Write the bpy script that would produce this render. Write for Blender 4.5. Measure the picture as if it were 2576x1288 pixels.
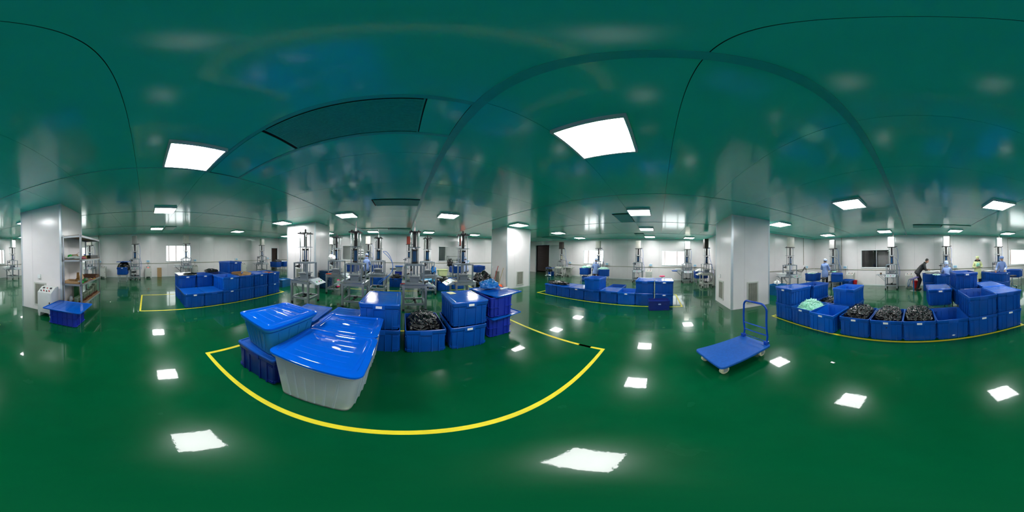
import bpy, bmesh, math, random
from mathutils import Vector, Matrix, Euler, noise
random.seed(7)
S = bpy.context.scene
C = S.collection
PI = math.pi
for o in list(bpy.data.objects):
    bpy.data.objects.remove(o)

# ------------------------------------------------------------------ camera, world, exposure
cam = bpy.data.cameras.new('camera')
camo = bpy.data.objects.new('camera', cam)
C.objects.link(camo)
cam.type = 'PANO'
try:
    cam.cycles.panorama_type = 'EQUIRECTANGULAR'
except Exception:
    pass
try:
    cam.panorama_type = 'EQUIRECTANGULAR'
except Exception:
    pass
cam.clip_start = 0.02
cam.clip_end = 200
CAM_H, H = 1.6, 2.992
# the tripod stood a little out of plumb: the level frame seen from the camera
_k = PI / 1288
_up = Vector((8.025 * _k, -1.4035 * _k, 1)).normalized()
_fy = (Vector((0, 1, 0)) - _up * _up.y).normalized()
_rx = _fy.cross(_up)
_R = Matrix((_rx, _fy, _up))
_M = Matrix.Rotation(math.radians(-38.5), 3, 'Z') @ _R
_cx, _cy, _cz = _M @ Vector((1, 0, 0)), _M @ Vector((0, 0, 1)), _M @ Vector((0, -1, 0))
camo.matrix_world = Matrix(((_cx.x, _cy.x, _cz.x, 0), (_cx.y, _cy.y, _cz.y, 0), (_cx.z, _cy.z, _cz.z, CAM_H), (0, 0, 0, 1)))
S.camera = camo
LAMP = 54.0
w = bpy.data.worlds.new('world')
S.world = w
w.use_nodes = True
bg = w.node_tree.nodes['Background']
bg.inputs[0].default_value = (1.0, 1.0, 1.02, 1)     # bright overcast outside
bg.inputs[1].default_value = 4.0
S.view_settings.view_transform = 'Standard'
S.view_settings.look = 'None'
S.view_settings.exposure = 0.0
S.view_settings.gamma = 1.0
S.view_settings.use_curve_mapping = False
S.cycles.max_bounces = 8
S.cycles.diffuse_bounces = 4
S.cycles.glossy_bounces = 4
S.cycles.transmission_bounces = 4
S.cycles.transparent_max_bounces = 8
S.cycles.caustics_reflective = False
S.cycles.caustics_refractive = False
S.cycles.sample_clamp_indirect = 6.0
S.cycles.use_denoising = True


# ------------------------------------------------------------------ materials
def s2l(c):
    return tuple((x / 12.92 if x <= .04045 else ((x + .055) / 1.055) ** 2.4) for x in c)


MATS = {}


def mat(name, rgb, rough=.5, metal=0., var=.06, scale=9., bump=0., bscale=60., coat=0., crough=.05, emit=0., spec=.5):
    """principled material: base colour (linear) with a fine procedural mottling"""
    if name in MATS:
        return MATS[name]
    m = bpy.data.materials.new(name)
    m.use_nodes = True
    nt = m.node_tree
    b = nt.nodes['Principled BSDF']
    b.inputs['Roughness'].default_value = rough
    b.inputs['Metallic'].default_value = metal
    b.inputs['Specular IOR Level'].default_value = spec
    b.inputs['Coat Weight'].default_value = coat
    b.inputs['Coat Roughness'].default_value = crough
    tc = nt.nodes.new('ShaderNodeTexCoord')
    if var > 0:
        n = nt.nodes.new('ShaderNodeTexNoise')
        n.inputs['Scale'].default_value = scale
        n.inputs['Detail'].default_value = 4
        nt.links.new(tc.outputs['Object'], n.inputs['Vector'])
        r = nt.nodes.new('ShaderNodeValToRGB')
        r.color_ramp.elements[0].position = .3
        r.color_ramp.elements[1].position = .7
        r.color_ramp.elements[0].color = tuple(x * (1 - var) for x in rgb) + (1,)
        r.color_ramp.elements[1].color = tuple(min(1, x * (1 + var)) for x in rgb) + (1,)
        nt.links.new(n.outputs['Fac'], r.inputs['Fac'])
        nt.links.new(r.outputs['Color'], b.inputs['Base Color'])
    else:
        b.inputs['Base Color'].default_value = tuple(rgb) + (1,)
    if bump > 0:
        n2 = nt.nodes.new('ShaderNodeTexNoise')
        n2.inputs['Scale'].default_value = bscale
        n2.inputs['Detail'].default_value = 3
        nt.links.new(tc.outputs['Object'], n2.inputs['Vector'])
        bp = nt.nodes.new('ShaderNodeBump')
        bp.inputs['Strength'].default_value = bump
        bp.inputs['Distance'].default_value = .01
        nt.links.new(n2.outputs['Fac'], bp.inputs['Height'])
        nt.links.new(bp.outputs['Normal'], b.inputs['Normal'])
    if emit > 0:
        b.inputs['Emission Color'].default_value = tuple(rgb) + (1,)
        b.inputs['Emission Strength'].default_value = emit
    MATS[name] = m
    return m


def floor_material():
    m = bpy.data.materials.new('green_epoxy')
    m.use_nodes = True
    nt = m.node_tree
    b = nt.nodes['Principled BSDF']
    tc = nt.nodes.new('ShaderNodeTexCoord')
    n = nt.nodes.new('ShaderNodeTexNoise')
    n.inputs['Scale'].default_value = .9
    n.inputs['Detail'].default_value = 6
    n.inputs['Roughness'].default_value = .65
    nt.links.new(tc.outputs['Object'], n.inputs['Vector'])
    r = nt.nodes.new('ShaderNodeValToRGB')
    r.color_ramp.elements[0].position = .3
    r.color_ramp.elements[1].position = .72
    r.color_ramp.elements[0].color = (.0004, .060, .019, 1)
    r.color_ramp.elements[1].color = (.0006, .078, .026, 1)
    nt.links.new(n.outputs['Fac'], r.inputs['Fac'])
    nt.links.new(r.outputs['Color'], b.inputs['Base Color'])
    # scuffed patches make the under layer duller, the lacquer stays sharp
    n2 = nt.nodes.new('ShaderNodeTexNoise')
    n2.inputs['Scale'].default_value = 2.2
    n2.inputs['Detail'].default_value = 8
    nt.links.new(tc.outputs['Object'], n2.inputs['Vector'])
    r2 = nt.nodes.new('ShaderNodeMapRange')
    r2.inputs['From Min'].default_value = .35
    r2.inputs['From Max'].default_value = .7
    r2.inputs['To Min'].default_value = .17
    r2.inputs['To Max'].default_value = .28
    nt.links.new(n2.outputs['Fac'], r2.inputs['Value'])
    nt.links.new(r2.outputs['Result'], b.inputs['Roughness'])
    b.inputs['Specular IOR Level'].default_value = .09
    b.inputs['Coat Weight'].default_value = .45
    b.inputs['Coat Roughness'].default_value = .03
    b.inputs['Coat IOR'].default_value = 1.42
    # orange peel and slow waves of the poured floor
    n3 = nt.nodes.new('ShaderNodeTexNoise')
    n3.inputs['Scale'].default_value = 38
    n3.inputs['Detail'].default_value = 2
    nt.links.new(tc.outputs['Object'], n3.inputs['Vector'])
    n4 = nt.nodes.new('ShaderNodeTexNoise')
    n4.inputs['Scale'].default_value = 2.2
    n4.inputs['Detail'].default_value = 0
    nt.links.new(tc.outputs['Object'], n4.inputs['Vector'])
    ad = nt.nodes.new('ShaderNodeMath')
    ad.operation = 'MULTIPLY_ADD'
    ad.inputs[1].default_value = .10
    nt.links.new(n3.outputs['Fac'], ad.inputs[0])
    nt.links.new(n4.outputs['Fac'], ad.inputs[2])
    bp = nt.nodes.new('ShaderNodeBump')
    bp.inputs['Strength'].default_value = .2
    bp.inputs['Distance'].default_value = .006
    nt.links.new(ad.outputs['Value'], bp.inputs['Height'])
    nt.links.new(bp.outputs['Normal'], b.inputs['Normal'])
    nt.links.new(bp.outputs['Normal'], b.inputs['Coat Normal'])
    return m


def glass_material():
    m = bpy.data.materials.new('window_glass')
    m.use_nodes = True
    nt = m.node_tree
    nt.nodes.remove(nt.nodes['Principled BSDF'])
    out = nt.nodes['Material Output']
    t = nt.nodes.new('ShaderNodeBsdfTransparent')
    t.inputs[0].default_value = (.94, .97, .96, 1)
    g = nt.nodes.new('ShaderNodeBsdfGlossy')
    g.inputs['Roughness'].default_value = .01
    f = nt.nodes.new('ShaderNodeFresnel')
    f.inputs[0].default_value = 1.5
    mx = nt.nodes.new('ShaderNodeMixShader')
    nt.links.new(f.outputs[0], mx.inputs[0])
    nt.links.new(t.outputs[0], mx.inputs[1])
    nt.links.new(g.outputs[0], mx.inputs[2])
    nt.links.new(mx.outputs[0], out.inputs[0])
    return m


def milky(name, rgb, clear=.25, rough=.3):
    """thin translucent plastic"""
    m = bpy.data.materials.new(name)
    m.use_nodes = True
    nt = m.node_tree
    b = nt.nodes['Principled BSDF']
    out = nt.nodes['Material Output']
    b.inputs['Base Color'].default_value = tuple(rgb) + (1,)
    b.inputs['Roughness'].default_value = rough
    tc = nt.nodes.new('ShaderNodeTexCoord')
    n = nt.nodes.new('ShaderNodeTexNoise')
    n.inputs['Scale'].default_value = 6
    nt.links.new(tc.outputs['Object'], n.inputs['Vector'])
    mr = nt.nodes.new('ShaderNodeMapRange')
    mr.inputs['To Min'].default_value = rough - .05
    mr.inputs['To Max'].default_value = rough + .08
    nt.links.new(n.outputs['Fac'], mr.inputs['Value'])
    nt.links.new(mr.outputs['Result'], b.inputs['Roughness'])
    tl = nt.nodes.new('ShaderNodeBsdfTranslucent')
    tl.inputs[0].default_value = tuple(rgb) + (1,)
    tr = nt.nodes.new('ShaderNodeBsdfTransparent')
    tr.inputs[0].default_value = tuple(min(1, x * 1.05) for x in rgb) + (1,)
    m1 = nt.nodes.new('ShaderNodeMixShader')
    m1.inputs[0].default_value = .35
    nt.links.new(b.outputs[0], m1.inputs[1])
    nt.links.new(tl.outputs[0], m1.inputs[2])
    m2 = nt.nodes.new('ShaderNodeMixShader')
    m2.inputs[0].default_value = clear
    nt.links.new(m1.outputs[0], m2.inputs[1])
    nt.links.new(tr.outputs[0], m2.inputs[2])
    nt.links.new(m2.outputs[0], out.inputs[0])
    MATS[name] = m
    return m


FLOOR = floor_material()
GLASS = glass_material()
MILK = milky('milky_plastic', (.74, .80, .84), .62)
MILKBLUE = milky('milky_blue_plastic', (.02, .28, .62), .12)
WALL = mat('wall_paint', (.80, .755, .755), .22, 0, .02, 3, spec=.5)
CEIL = mat('ceiling_paint', (.045, .74, .57), .14, 0, .03, 2, spec=.9)
ALU = mat('aluminium', (.42, .45, .48), .38, .85, .05, 20)
ALUTRIM = mat('aluminium_trim', (.62, .68, .72), .35, .5, .04, 12)
CTRIM = mat('ceiling_strip', (.03, .50, .44), .3, .0, .04, 12)
STEEL = mat('steel', (.55, .56, .57), .25, 1., .05, 25)
CHROME = mat('chrome', (.75, .76, .77), .1, 1., .03, 25)
GREYPAINT = mat('grey_paint', (.30, .33, .36), .4, .2, .05, 10)
SLATEPAINT = mat('slate_paint', (.21, .25, .29), .4, .1, .05, 10)
IVORY = mat('ivory_paint', (.52, .53, .49), .4, 0, .04, 7)
BLACK = mat('black_metal', (.012, .012, .014), .35, .3, .2, 12)
RUBBER = mat('black_rubber', (.015, .015, .016), .6, 0, .2, 12)
BAG = mat('black_plastic_film', (.004, .004, .0045), .22, 0, .2, 5, bump=.25, bscale=22)
BLUEBAG = mat('blue_plastic_film', (.012, .17, .52), .2, 0, .25, 6, bump=.6, bscale=20)
CYANBAG = mat('cyan_plastic_film', (.03, .35, .62), .3, 0, .15, 6, bump=.4, bscale=20)
WHITEBAG = mat('white_plastic_film', (.78, .78, .76), .35, 0, .06, 6, bump=.4, bscale=18)
BLUE = mat('blue_crate_plastic', (.0006, .064, .345), .34, 0, .12, 4, bump=.04, bscale=30)
BLUE2 = mat('bright_blue_plastic', (.0006, .095, .48), .34, 0, .10, 4)
NAVY = mat('navy_plastic', (.001, .014, .17), .4, 0, .12, 4)
INDIGO = mat('indigo_plastic', (.008, .026, .33), .36, 0, .1, 4)
LID = mat('blue_lid_plastic', (.0006, .085, .46), .14, 0, .08, 3, bump=.12, bscale=7)
TOTELID = mat('tote_lid_plastic', (.001, .095, .58), .07, 0, .05, 3, bump=.10, bscale=5)
TEALP = mat('teal_plastic', (.004, .13, .34), .4, 0, .1, 5)
DTEAL = mat('dark_teal_plastic', (.004, .05, .15), .4, 0, .15, 5)
CYL = mat('cylinder_blue', (.006, .075, .20), .3, .3, .06, 12)
TAG = mat('white_paper', (.80, .80, .78), .6, 0, .06, 20)
CARD = mat('cardboard', (.42, .26, .13), .75, 0, .12, 14)
WOOD = mat('shelf_board', (.20, .11, .05), .55, 0, .2, 9)
BAMBOO = mat('bamboo', (.38, .27, .08), .5, 0, .2, 14)
YELLOW = mat('yellow_tape', (.68, .58, .012), .45, 0, .1, 6)
YELLOWP = mat('yellow_plastic', (.75, .52, .02), .4, 0, .08, 8)
REDP = mat('red_plastic', (.45, .01, .015), .4, 0, .1, 8)
ORANGEP = mat('orange_plastic', (.85, .10, .02), .45, 0, .08, 8)
PINKP = mat('pink_plastic', (.80, .02, .16), .45, 0, .08, 8)
GREENP = mat('green_plastic', (.02, .45, .06), .4, 0, .08, 8)
MINT = mat('mint_offcuts', (.36, .78, .58), .5, 0, .12, 18)
MINT2 = mat('mint_pale', (.55, .88, .74), .5, 0, .12, 18)
PALEY = mat('pale_lime_plastic', (.66, .72, .36), .4, 0, .06, 8)
CREAM = mat('cream_nylon', (.70, .66, .46), .4, 0, .08, 14)
OLIVE = mat('olive_paint', (.06, .10, .06), .5, .1, .2, 10)
OLIVEL = mat('olive_edge', (.17, .20, .14), .5, .1, .1, 10)
DECK = mat('deck_blue', (.001, .075, .36), .45, 0, .14, 30, bump=.1, bscale=120)
TUBEB = mat('blue_enamel', (.001, .045, .34), .25, 0, .1, 20)
SMOCK = mat('smock_blue', (.24, .35, .68), .75, 0, .08, 6, bump=.25, bscale=9)
SMOCKY = mat('quilt_lime', (.66, .68, .36), .75, 0, .08, 6, bump=.4, bscale=12)
CAPW = mat('cap_pale_blue', (.55, .65, .92), .75, 0, .06, 8)
JACKET = mat('black_jacket', (.018, .018, .021), .6, 0, .2, 6, bump=.25, bscale=9)
TROUS = mat('dark_trousers', (.012, .012, .016), .75, 0, .2, 6)
SKIN = mat('skin', (.56, .30, .20), .5, 0, .06, 12)
HAIR = mat('black_hair', (.01, .008, .007), .5, 0, .3, 40)
MAROON = mat('maroon_cloth', (.16, .015, .03), .75, 0, .15, 12)
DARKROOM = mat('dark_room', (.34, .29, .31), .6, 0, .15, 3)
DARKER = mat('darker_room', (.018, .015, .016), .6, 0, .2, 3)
SHUTTER = mat('brown_shutter', (.035, .018, .013), .6, 0, .15, 6)
GREYROOM = mat('grey_room', (.55, .57, .56), .5, 0, .04, 3)
OUTW = mat('outside_render', (.8, .78, .77), .7, 0, .04, 2)
LAMPM = mat('lamp_diffuser', (1, 1, 1), .5, 0, 0, emit=LAMP)
LAMPF = mat('lamp_frame', (.55, .62, .64), .4, .2, .04, 10)
SCREEN = mat('meter_face', (.25, .48, .68), .3, 0, .05, 12)
WHITEP = mat('white_plastic', (.76, .78, .78), .4, 0, .04, 9)
BOXGREY = mat('box_grey', (.27, .27, .26), .35, .4, .06, 6)
BOXPALE = mat('box_pale', (.58, .56, .50), .4, .1, .06, 6)
BOXWHITE = mat('box_white', (.82, .82, .82), .35, .1, .03, 6)
BOXRED = mat('box_red', (.30, .045, .03), .45, 0, .1, 6)
BOXBROWN = mat('box_brown', (.05, .038, .032), .5, 0, .1, 6)
GRILLE = mat('return_grille', (.02, .46, .36), .5, 0, .1, 40)
BLACKV = mat('black_void', (.003, .003, .003), .9, 0, .1, 5)
HOSE = mat('blue_hose', (.03, .16, .55), .35, 0, .08, 12)
POWDER = mat('cream_powder', (.88, .80, .56), .8, 0, .15, 10)
REDLED = bpy.data.materials.new('red_indicator')
REDLED.use_nodes = True
REDLED.node_tree.nodes['Principled BSDF'].inputs['Base Color'].default_value = (.8, .02, .01, 1)
REDLED.node_tree.nodes['Principled BSDF'].inputs['Emission Color'].default_value = (1, .05, .03, 1)
REDLED.node_tree.nodes['Principled BSDF'].inputs['Emission Strength'].default_value = 2.


# ------------------------------------------------------------------ mesh builder
class B:
    def __init__(self):
        self.bm = bmesh.new()
        self.mi = 0

    def _face(self, vs, smooth=False):
        try:
            f = self.bm.faces.new(vs)
            f.material_index = self.mi
            f.smooth = smooth
            return f
        except ValueError:
            return None

    def box(self, x0, y0, z0, x1, y1, z1, bev=0., M=None):
        bm = self.bm
        co = [(x0, y0, z0), (x1, y0, z0), (x1, y1, z0), (x0, y1, z0), (x0, y0, z1), (x1, y0, z1), (x1, y1, z1), (x0, y1, z1)]
        vs = [bm.verts.new(M @ Vector(c) if M else c) for c in co]
        fs = [self._face([vs[i] for i in q]) for q in ((0, 3, 2, 1), (4, 5, 6, 7), (0, 1, 5, 4), (1, 2, 6, 5), (2, 3, 7, 6), (3, 0, 4, 7))]
        if bev > 0:
            es = list({e for f in fs for e in f.edges})
            r = bmesh.ops.bevel(bm, geom=es, offset=bev, segments=2, affect='EDGES', profile=.7)
            for f in r['faces']:
                f.material_index = self.mi
        return self

    def cbox(self, c, s, bev=0., rot=None):
        M = Matrix.Translation(c)
        if rot is not None:
            M = M @ Euler(rot).to_matrix().to_4x4()
        a, b, d = s[0] / 2, s[1] / 2, s[2] / 2
        return self.box(-a, -b, -d, a, b, d, bev, M)

    def loft(self, loops, cap0=True, cap1=True, smooth=False, closed=True):
        bm = self.bm
        rings = [[bm.verts.new(p) for p in lp] for lp in loops]
        for a, b in zip(rings, rings[1:]):
            n = len(a)
            for i in range(n if closed else n - 1):
                j = (i + 1) % n
                self._face((a[i], a[j], b[j], b[i]), smooth)
        if cap0:
            self._face(rings[0][::-1])
        if cap1:
            self._face(rings[-1])
        return self

    def tube(self, pts, r, seg=8, cap=True):
        pts = [Vector(p) for p in pts]
        rs = r if isinstance(r, (list, tuple)) else [r] * len(pts)
        loops = []
        ref = None
        for i, p in enumerate(pts):
            if i == 0:
                t = pts[1] - p
            elif i == len(pts) - 1:
                t = p - pts[i - 1]
            else:
                t = (pts[i + 1] - p).normalized() + (p - pts[i - 1]).normalized()
            t.normalize()
            if ref is None:
                ref = Vector((1, 0, 0)) if abs(t.x) < .8 else Vector((0, 1, 0))
            u = (ref - t * ref.dot(t)).normalized()
            ref = u
            v = t.cross(u)
            loops.append([p + (u * math.cos(a) + v * math.sin(a)) * rs[i] for a in [2 * PI * k / seg for k in range(seg)]])
        return self.loft(loops, cap, cap, True)

    def cyl(self, x, y, z0, z1, r, seg=12, r1=None):
        r1 = r if r1 is None else r1
        f = lambda z, q: [(x + q * math.cos(2 * PI * k / seg), y + q * math.sin(2 * PI * k / seg), z) for k in range(seg)]
        return self.loft([f(z0, r), f(z1, r1)], True, True, True)

    def lathe(self, prof, x=0, y=0, seg=16):
        f = lambda q, z: [(x + q * math.cos(2 * PI * k / seg), y + q * math.sin(2 * PI * k / seg), z) for k in range(seg)]
        return self.loft([f(max(q, 1e-4), z) for q, z in prof], True, True, True)

    def ball(self, c, r, M=None, seg=16, rings=10):
        m = Matrix.Translation(c) @ (M if M else Matrix.Identity(4)) @ Matrix.Diagonal((*([r] * 3 if not isinstance(r, tuple) else r), 1))
        res = bmesh.ops.create_uvsphere(self.bm, u_segments=seg, v_segments=rings, radius=1, matrix=m)
        fs = {f for v in res['verts'] for f in v.link_faces}
        for f in fs:
            f.smooth = True
            f.material_index = self.mi
        return self

    def mesh(self, name, *mats):
        bmesh.ops.recalc_face_normals(self.bm, faces=self.bm.faces[:])
        me = bpy.data.meshes.new(name)
        self.bm.to_mesh(me)
        self.bm.free()
        for m in mats:
            me.materials.append(m)
        try:
            me.set_sharp_from_angle(angle=math.radians(38))
        except Exception:
            pass
        return me

    def obj(self, name, m, parent=None, **kw):
        mats = m if isinstance(m, (list, tuple)) else (m,)
        return link(name, self.mesh(name, *mats), parent, **kw)


def link(name, me, parent=None, loc=None, rot=None, **props):
    o = bpy.data.objects.new(name, me)
    C.objects.link(o)
    if parent is not None:
        o.parent = parent
    if loc is not None:
        o.location = loc
    if rot is not None:
        o.rotation_euler = rot if isinstance(rot, (tuple, list)) else (0, 0, rot)
    for k, v in props.items():
        o[k] = v
    return o


def thing(name, label, cat, loc=(0, 0, 0), rz=0., group=None):
    o = bpy.data.objects.new(name, None)
    C.objects.link(o)
    o.empty_display_size = .1
    o.location = loc
    o.rotation_euler = (0, 0, rz)
    o['label'] = label
    o['category'] = cat
    if group:
        o['group'] = group
    return o


def tag(o, label, cat, group=None):
    o['label'] = label
    o['category'] = cat
    if group:
        o['group'] = group
    return o


def struct(name, b, m, parent=None):
    o = b.obj(name, m, parent)
    if parent is None:
        o['kind'] = 'structure'
    return o


def dup(root, loc, rz, label, group=None):
    r = root.copy()
    C.objects.link(r)
    r.location = loc
    r.rotation_euler = (0, 0, rz)
    r['label'] = label
    if group:
        r['group'] = group
    for ch in list(root.children):
        c = ch.copy()
        C.objects.link(c)
        c.parent = r
        for g in list(ch.children):
            d = g.copy()
            C.objects.link(d)
            d.parent = c
    return r


def rrect(w, l, z, r=.03, n=3, cx=0., cy=0.):
    pts = []
    a, b = w / 2 - r, l / 2 - r
    for (sx, sy, a0) in ((1, 1, 0), (-1, 1, 90), (-1, -1, 180), (1, -1, 270)):
        for k in range(n + 1):
            t = math.radians(a0 + 90 * k / n)
            pts.append((cx + sx * a + r * math.cos(t), cy + sy * b + r * math.sin(t), z))
    return pts


# ------------------------------------------------------------------ room shell
XW, XE, YN, YS = -11.15, 11.7, 11.75, -9.45
XN, YE = 6.65, -3.25          # inner corner of the L
bf = B()
bf.box(XW - .3, YS - .3, -.12, XE + 4, YN + 4, 0)
floor = struct('floor', bf, FLOOR)
bc = B()
bc.box(XW - .3, YS - .3, H + .004, XE + 4, YN + 4, H + .15)
ceiling = struct('ceiling', bc, mat('ceiling_void', (.02, .04, .035), .8, 0, .1))


def yellow_frame(x0, y0, x1, y1, gaps=()):
    b = B()
    t, z = .05, .0022
    sides = [(x0, y0, x1, y0 + t), (x0, y1 - t, x1, y1), (x0, y0 + t, x0 + t, y1 - t), (x1 - t, y0 + t, x1, y1 - t)]
    for i, s in enumerate(sides):
        segs = [s]
        for (gi, g0, g1) in gaps:
            if gi == i:
                nx = []
                for q in segs:
                    if i < 2:
                        nx += [(q[0], q[1], g0, q[3]), (g1, q[1], q[2], q[3])]
                    else:
                        nx += [(q[0], q[1], q[2], g0), (q[0], g1, q[2], q[3])]
                segs = nx
        for q in segs:
            b.box(q[0], q[1], .0002, q[2], q[3], z)
    return b.obj('marking_line', YELLOW, floor)


yellow_frame(-2.14, .79, 2.41, 3.14, gaps=((3, 1.02, 1.045), (3, 1.23, 1.24)))
yellow_frame(-6.22, -.22, -4.36, 4.93)
yellow_frame(5.17, -.80, 7.1, 4.75)
yellow_frame(-2.22, -4.4, 3.40, -2.82)
yellow_frame(-3.0, 6.83, 3.3, 8.7)

# ceiling panels: long sheets with recessed joints
xs = [XW, -8.0, -5.17, -2.36, .45, 3.32, 6.15, 9.0, XE]
ys = [-.12 + 1.025 * k for k in range(-10, 13)]
ys = [y for y in ys if YS + .2 < y < YN - .2]
ys = [YS] + ys + [YN]
_pm = {}


def panel_mesh(wd, hd, th, m, nm):
    key = (round(wd, 3), round(hd, 3), th, nm)
    if key not in _pm:
        b = B()
        b.box(-wd / 2, -hd / 2, 0, wd / 2, hd / 2, th)
        _pm[key] = b.mesh(nm, m)
    return _pm[key]


def ceil_panel(x0, y0, x1, y1):
    g = .004
    link('ceiling_panel', panel_mesh(x1 - x0 - g, y1 - y0 - g, .012, CEIL, 'ceiling_panel'), ceiling, ((x0 + x1) / 2, (y0 + y1) / 2, H - .0115))


for i in range(8):
    yy = list(ys)
    if i == 3:
        yy = [y for y in ys if y < .3] + [.95, 1.505] + [y for y in ys if y > 1.6]
    for a, b_ in zip(yy, yy[1:]):
        if xs[i] >= XN and b_ < YE:
            continue
        if i == 3 and abs(a - .95) < .01:
            continue
        ceil_panel(xs[i], a, xs[i + 1], b_)
for i, x in enumerate(xs[1:-1]):
    wd = .036 if abs(x - .45) < .01 else .008
    b = B()
    b.box(x - wd, (YS if x < XN else YE) + .01, H - .018, x + wd, YN - .01, H - .011)
    b.obj('ceiling_strip', CTRIM, ceiling)
for i, y in enumerate((.95, 1.505)):
    b = B()
    b.box(-2.35, y - .02, H - .016, .414, y + .02, H - .004)
    b.obj('ceiling_strip', CTRIM, ceiling)


def air_unit(x0, x1, y0, y1, sx, label, z=H - .012, side=1):
    """flat ceiling cassette: blank door, black gap at sx, finely slatted return grille"""
    t = thing('ceiling_air_vent', label, 'air vent', ((x0 + x1) / 2, (y0 + y1) / 2, z))
    lx = lambda v: v - (x0 + x1) / 2
    hy = (y1 - y0) / 2
    b = B()
    b.box(lx(x0), -hy, .004, lx(x1), hy, .012)
    b.obj('backing', BLACKV, t)
    a0, a1 = (sx + .02, x1) if side > 0 else (x0, sx - .02)
    c0, c1 = (x0, sx - .02) if side > 0 else (sx + .02, x1)
    b = B()
    n = 26
    for k in range(n):
        y = -hy + .012 + (2 * hy - .024) * (k + .5) / n
        b.box(lx(a0) + .012, y - .0075, -.006, lx(a1) - .012, y + .0075, .002)
    for q in ((a0, -hy, a0 + .012, hy), (a1 - .012, -hy, a1, hy)):
        b.box(lx(q[0]), q[1], -.006, lx(q[2]), q[3], .003)
    o = b.obj('grille', GRILLE, t)
    if c1 - c0 > .05:
        b = B()
        b.box(lx(c0), -hy + .004, -.006, lx(c1), hy - .004, .003)
        b.obj('blank_panel', CEIL, t)
    return t


air_unit(-2.335, .12, .975, 1.485, -1.125, 'large recessed ceiling air vent with a black gap above the lidded storage totes', H - .006)
b = B()
b.box(.13, .972, H - .012, .41, 1.484, H - .002)
b.obj('ceiling_panel', CEIL, ceiling)
air_unit(-2.40, .05, -7.12, -6.55, -1.14, 'slatted ceiling air vent with black gap above the worker in the lime coat', H - .03)
air_unit(-10.5, -8.15, .98, 1.55, -9.30, 'slatted ceiling air vent above the window behind the press with a white tray', H - .03)
air_unit(-.78, .41, 3.96, 4.5, -.76, 'small dark ceiling air vent between the presses standing free in the room', H - .03)
air_unit(-2.3, .44, 8.80, 9.36, -.79, 'long dark ceiling air vent above the seated worker at the north presses', H - .03)
air_unit(4.85, 6.06, .91, 1.45, 4.87, 'dark ceiling air vent above the crate row under the two east windows', H - .03)
air_unit(9.0, 10.25, .86, 1.38, 9.02, 'small dark ceiling air vent close to the wall between the two east windows', H - .03)
air_unit(8.95, 10.4, 6.65, 7.85, 8.97, 'dark ceiling air vent in front of the wide dark doorway', H - .03)


# wall builder: backing slab with openings, sheet panels with recessed joints in front of it
def wall(name, p0, p1, n, seams=1.15, openings=(), thick=.16, first=None, ext=(1, 1)):
    """p0->p1 on plan, n = inward normal. openings: (u0,u1,z0,z1) along p0->p1"""
    p0, p1, n = Vector(p0), Vector(p1), Vector(n)
    L = (p1 - p0).length
    d = (p1 - p0) / L
    M = Matrix(((d.x, n.x, 0, p0.x), (d.y, n.y, 0, p0.y), (0, 0, 1, 0), (0, 0, 0, 1)))

    def cells(cuts):
        out = []
        for a, c in zip(cuts, cuts[1:]):
            ops = [o for o in openings if o[0] < (a + c) / 2 < o[1]]
            if not ops:
                out.append((a, c, 0, H))
            else:
                o = ops[0]
                if o[2] > 0:
                    out.append((a, c, 0, o[2]))
                out.append((a, c, o[3], H))
        return out
    ends = sorted({0., L} | {q for o in openings for q in o[:2]})
    bk = B()
    for (a, c, z0, z1) in cells(ends):
        if a == 0 and ext[0]:
            a = -thick
        if c == L and ext[1]:
            c = L + thick
        bk.box(a, -thick, z0, c, -.031, z1, 0, M)
    root = bk.obj(name, mat('wall_core', (.12, .13, .13), .7, 0, .1))
    root['kind'] = 'structure'
    u = first if first is not None else (L % seams) / 2
    sm = [0.]
    while u < L - .2:
        if u > .2:
            sm.append(u)
        u += seams
    sm.append(L)
    for a, c in zip(sm, sm[1:]):
        cuts = [a] + [e for e in ends if a + .01 < e < c - .01] + [c]
        b = B()
        for (q0, q1, z0, z1) in cells(cuts):
            b.box(q0 + (.002 if q0 == a else 0), -.03, z0, q1 - (.002 if q1 == c else 0), 0, min(z1, H - .012), 0, M)
        b.obj('wall_panel', WALL, root)
    return root, M


def rail(root, M, u0, u1, z=.94):
    b = B()
    b.box(u0, .001, z - .022, u1, .022, z + .022, .004, M)
    return b.obj('cable_trunking', mat('trunking', (.36, .36, .29), .5, 0, .05), root)


def base(name, M, segs):
    b = B()
    for u0, u1 in segs:
        b.box(u0, .001, 0.001, u1, .014, .075, 0, M)
    o = b.obj(name, mat('skirting', (.72, .74, .74), .3, 0, .03))
    o['kind'] = 'structure'


def window(name, M, u0, u1, z0, z1, mull=(), dark=False, deep=.15, sill=True):
    root = thing(name, '', '')
    del root['label'], root['category']
    root['kind'] = 'structure'
    t = .035
    b = B()
    for q in ((u0, z0, u1, z0 + t), (u0, z1 - t, u1, z1), (u0, z0, u0 + t, z1), (u1 - t, z0, u1, z1)):
        b.box(q[0], -.10, q[1], q[2], .012, q[3], 0, M)
    b.obj('window_frame', WHITEP, root)
    if sill:
        b = B()
        b.box(u0 - .02, .0, z0 - .03, u1 + .02, .03, z0 - .001, .004, M)
        b.obj('window_sill', WHITEP, root)
    edges = [u0 + t] + list(mull) + [u1 - t]
    for i, m_ in enumerate(mull):
        b = B()
        b.box(m_ - .025, -.09, z0 + t, m_ + .025, -.03, z1 - t, 0, M)
        b.obj('sash_bar', mat('sash_bar', (.50, .36, .32), .5, 0, .05) if not dark else GREYPAINT, root)
    for a, c in zip(edges, edges[1:]):
        b = B()
        b.box(a, -.064, z0 + t, c, -.058, z1 - t, 0, M)
        b.obj('pane', GLASS, root)
    return root


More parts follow.
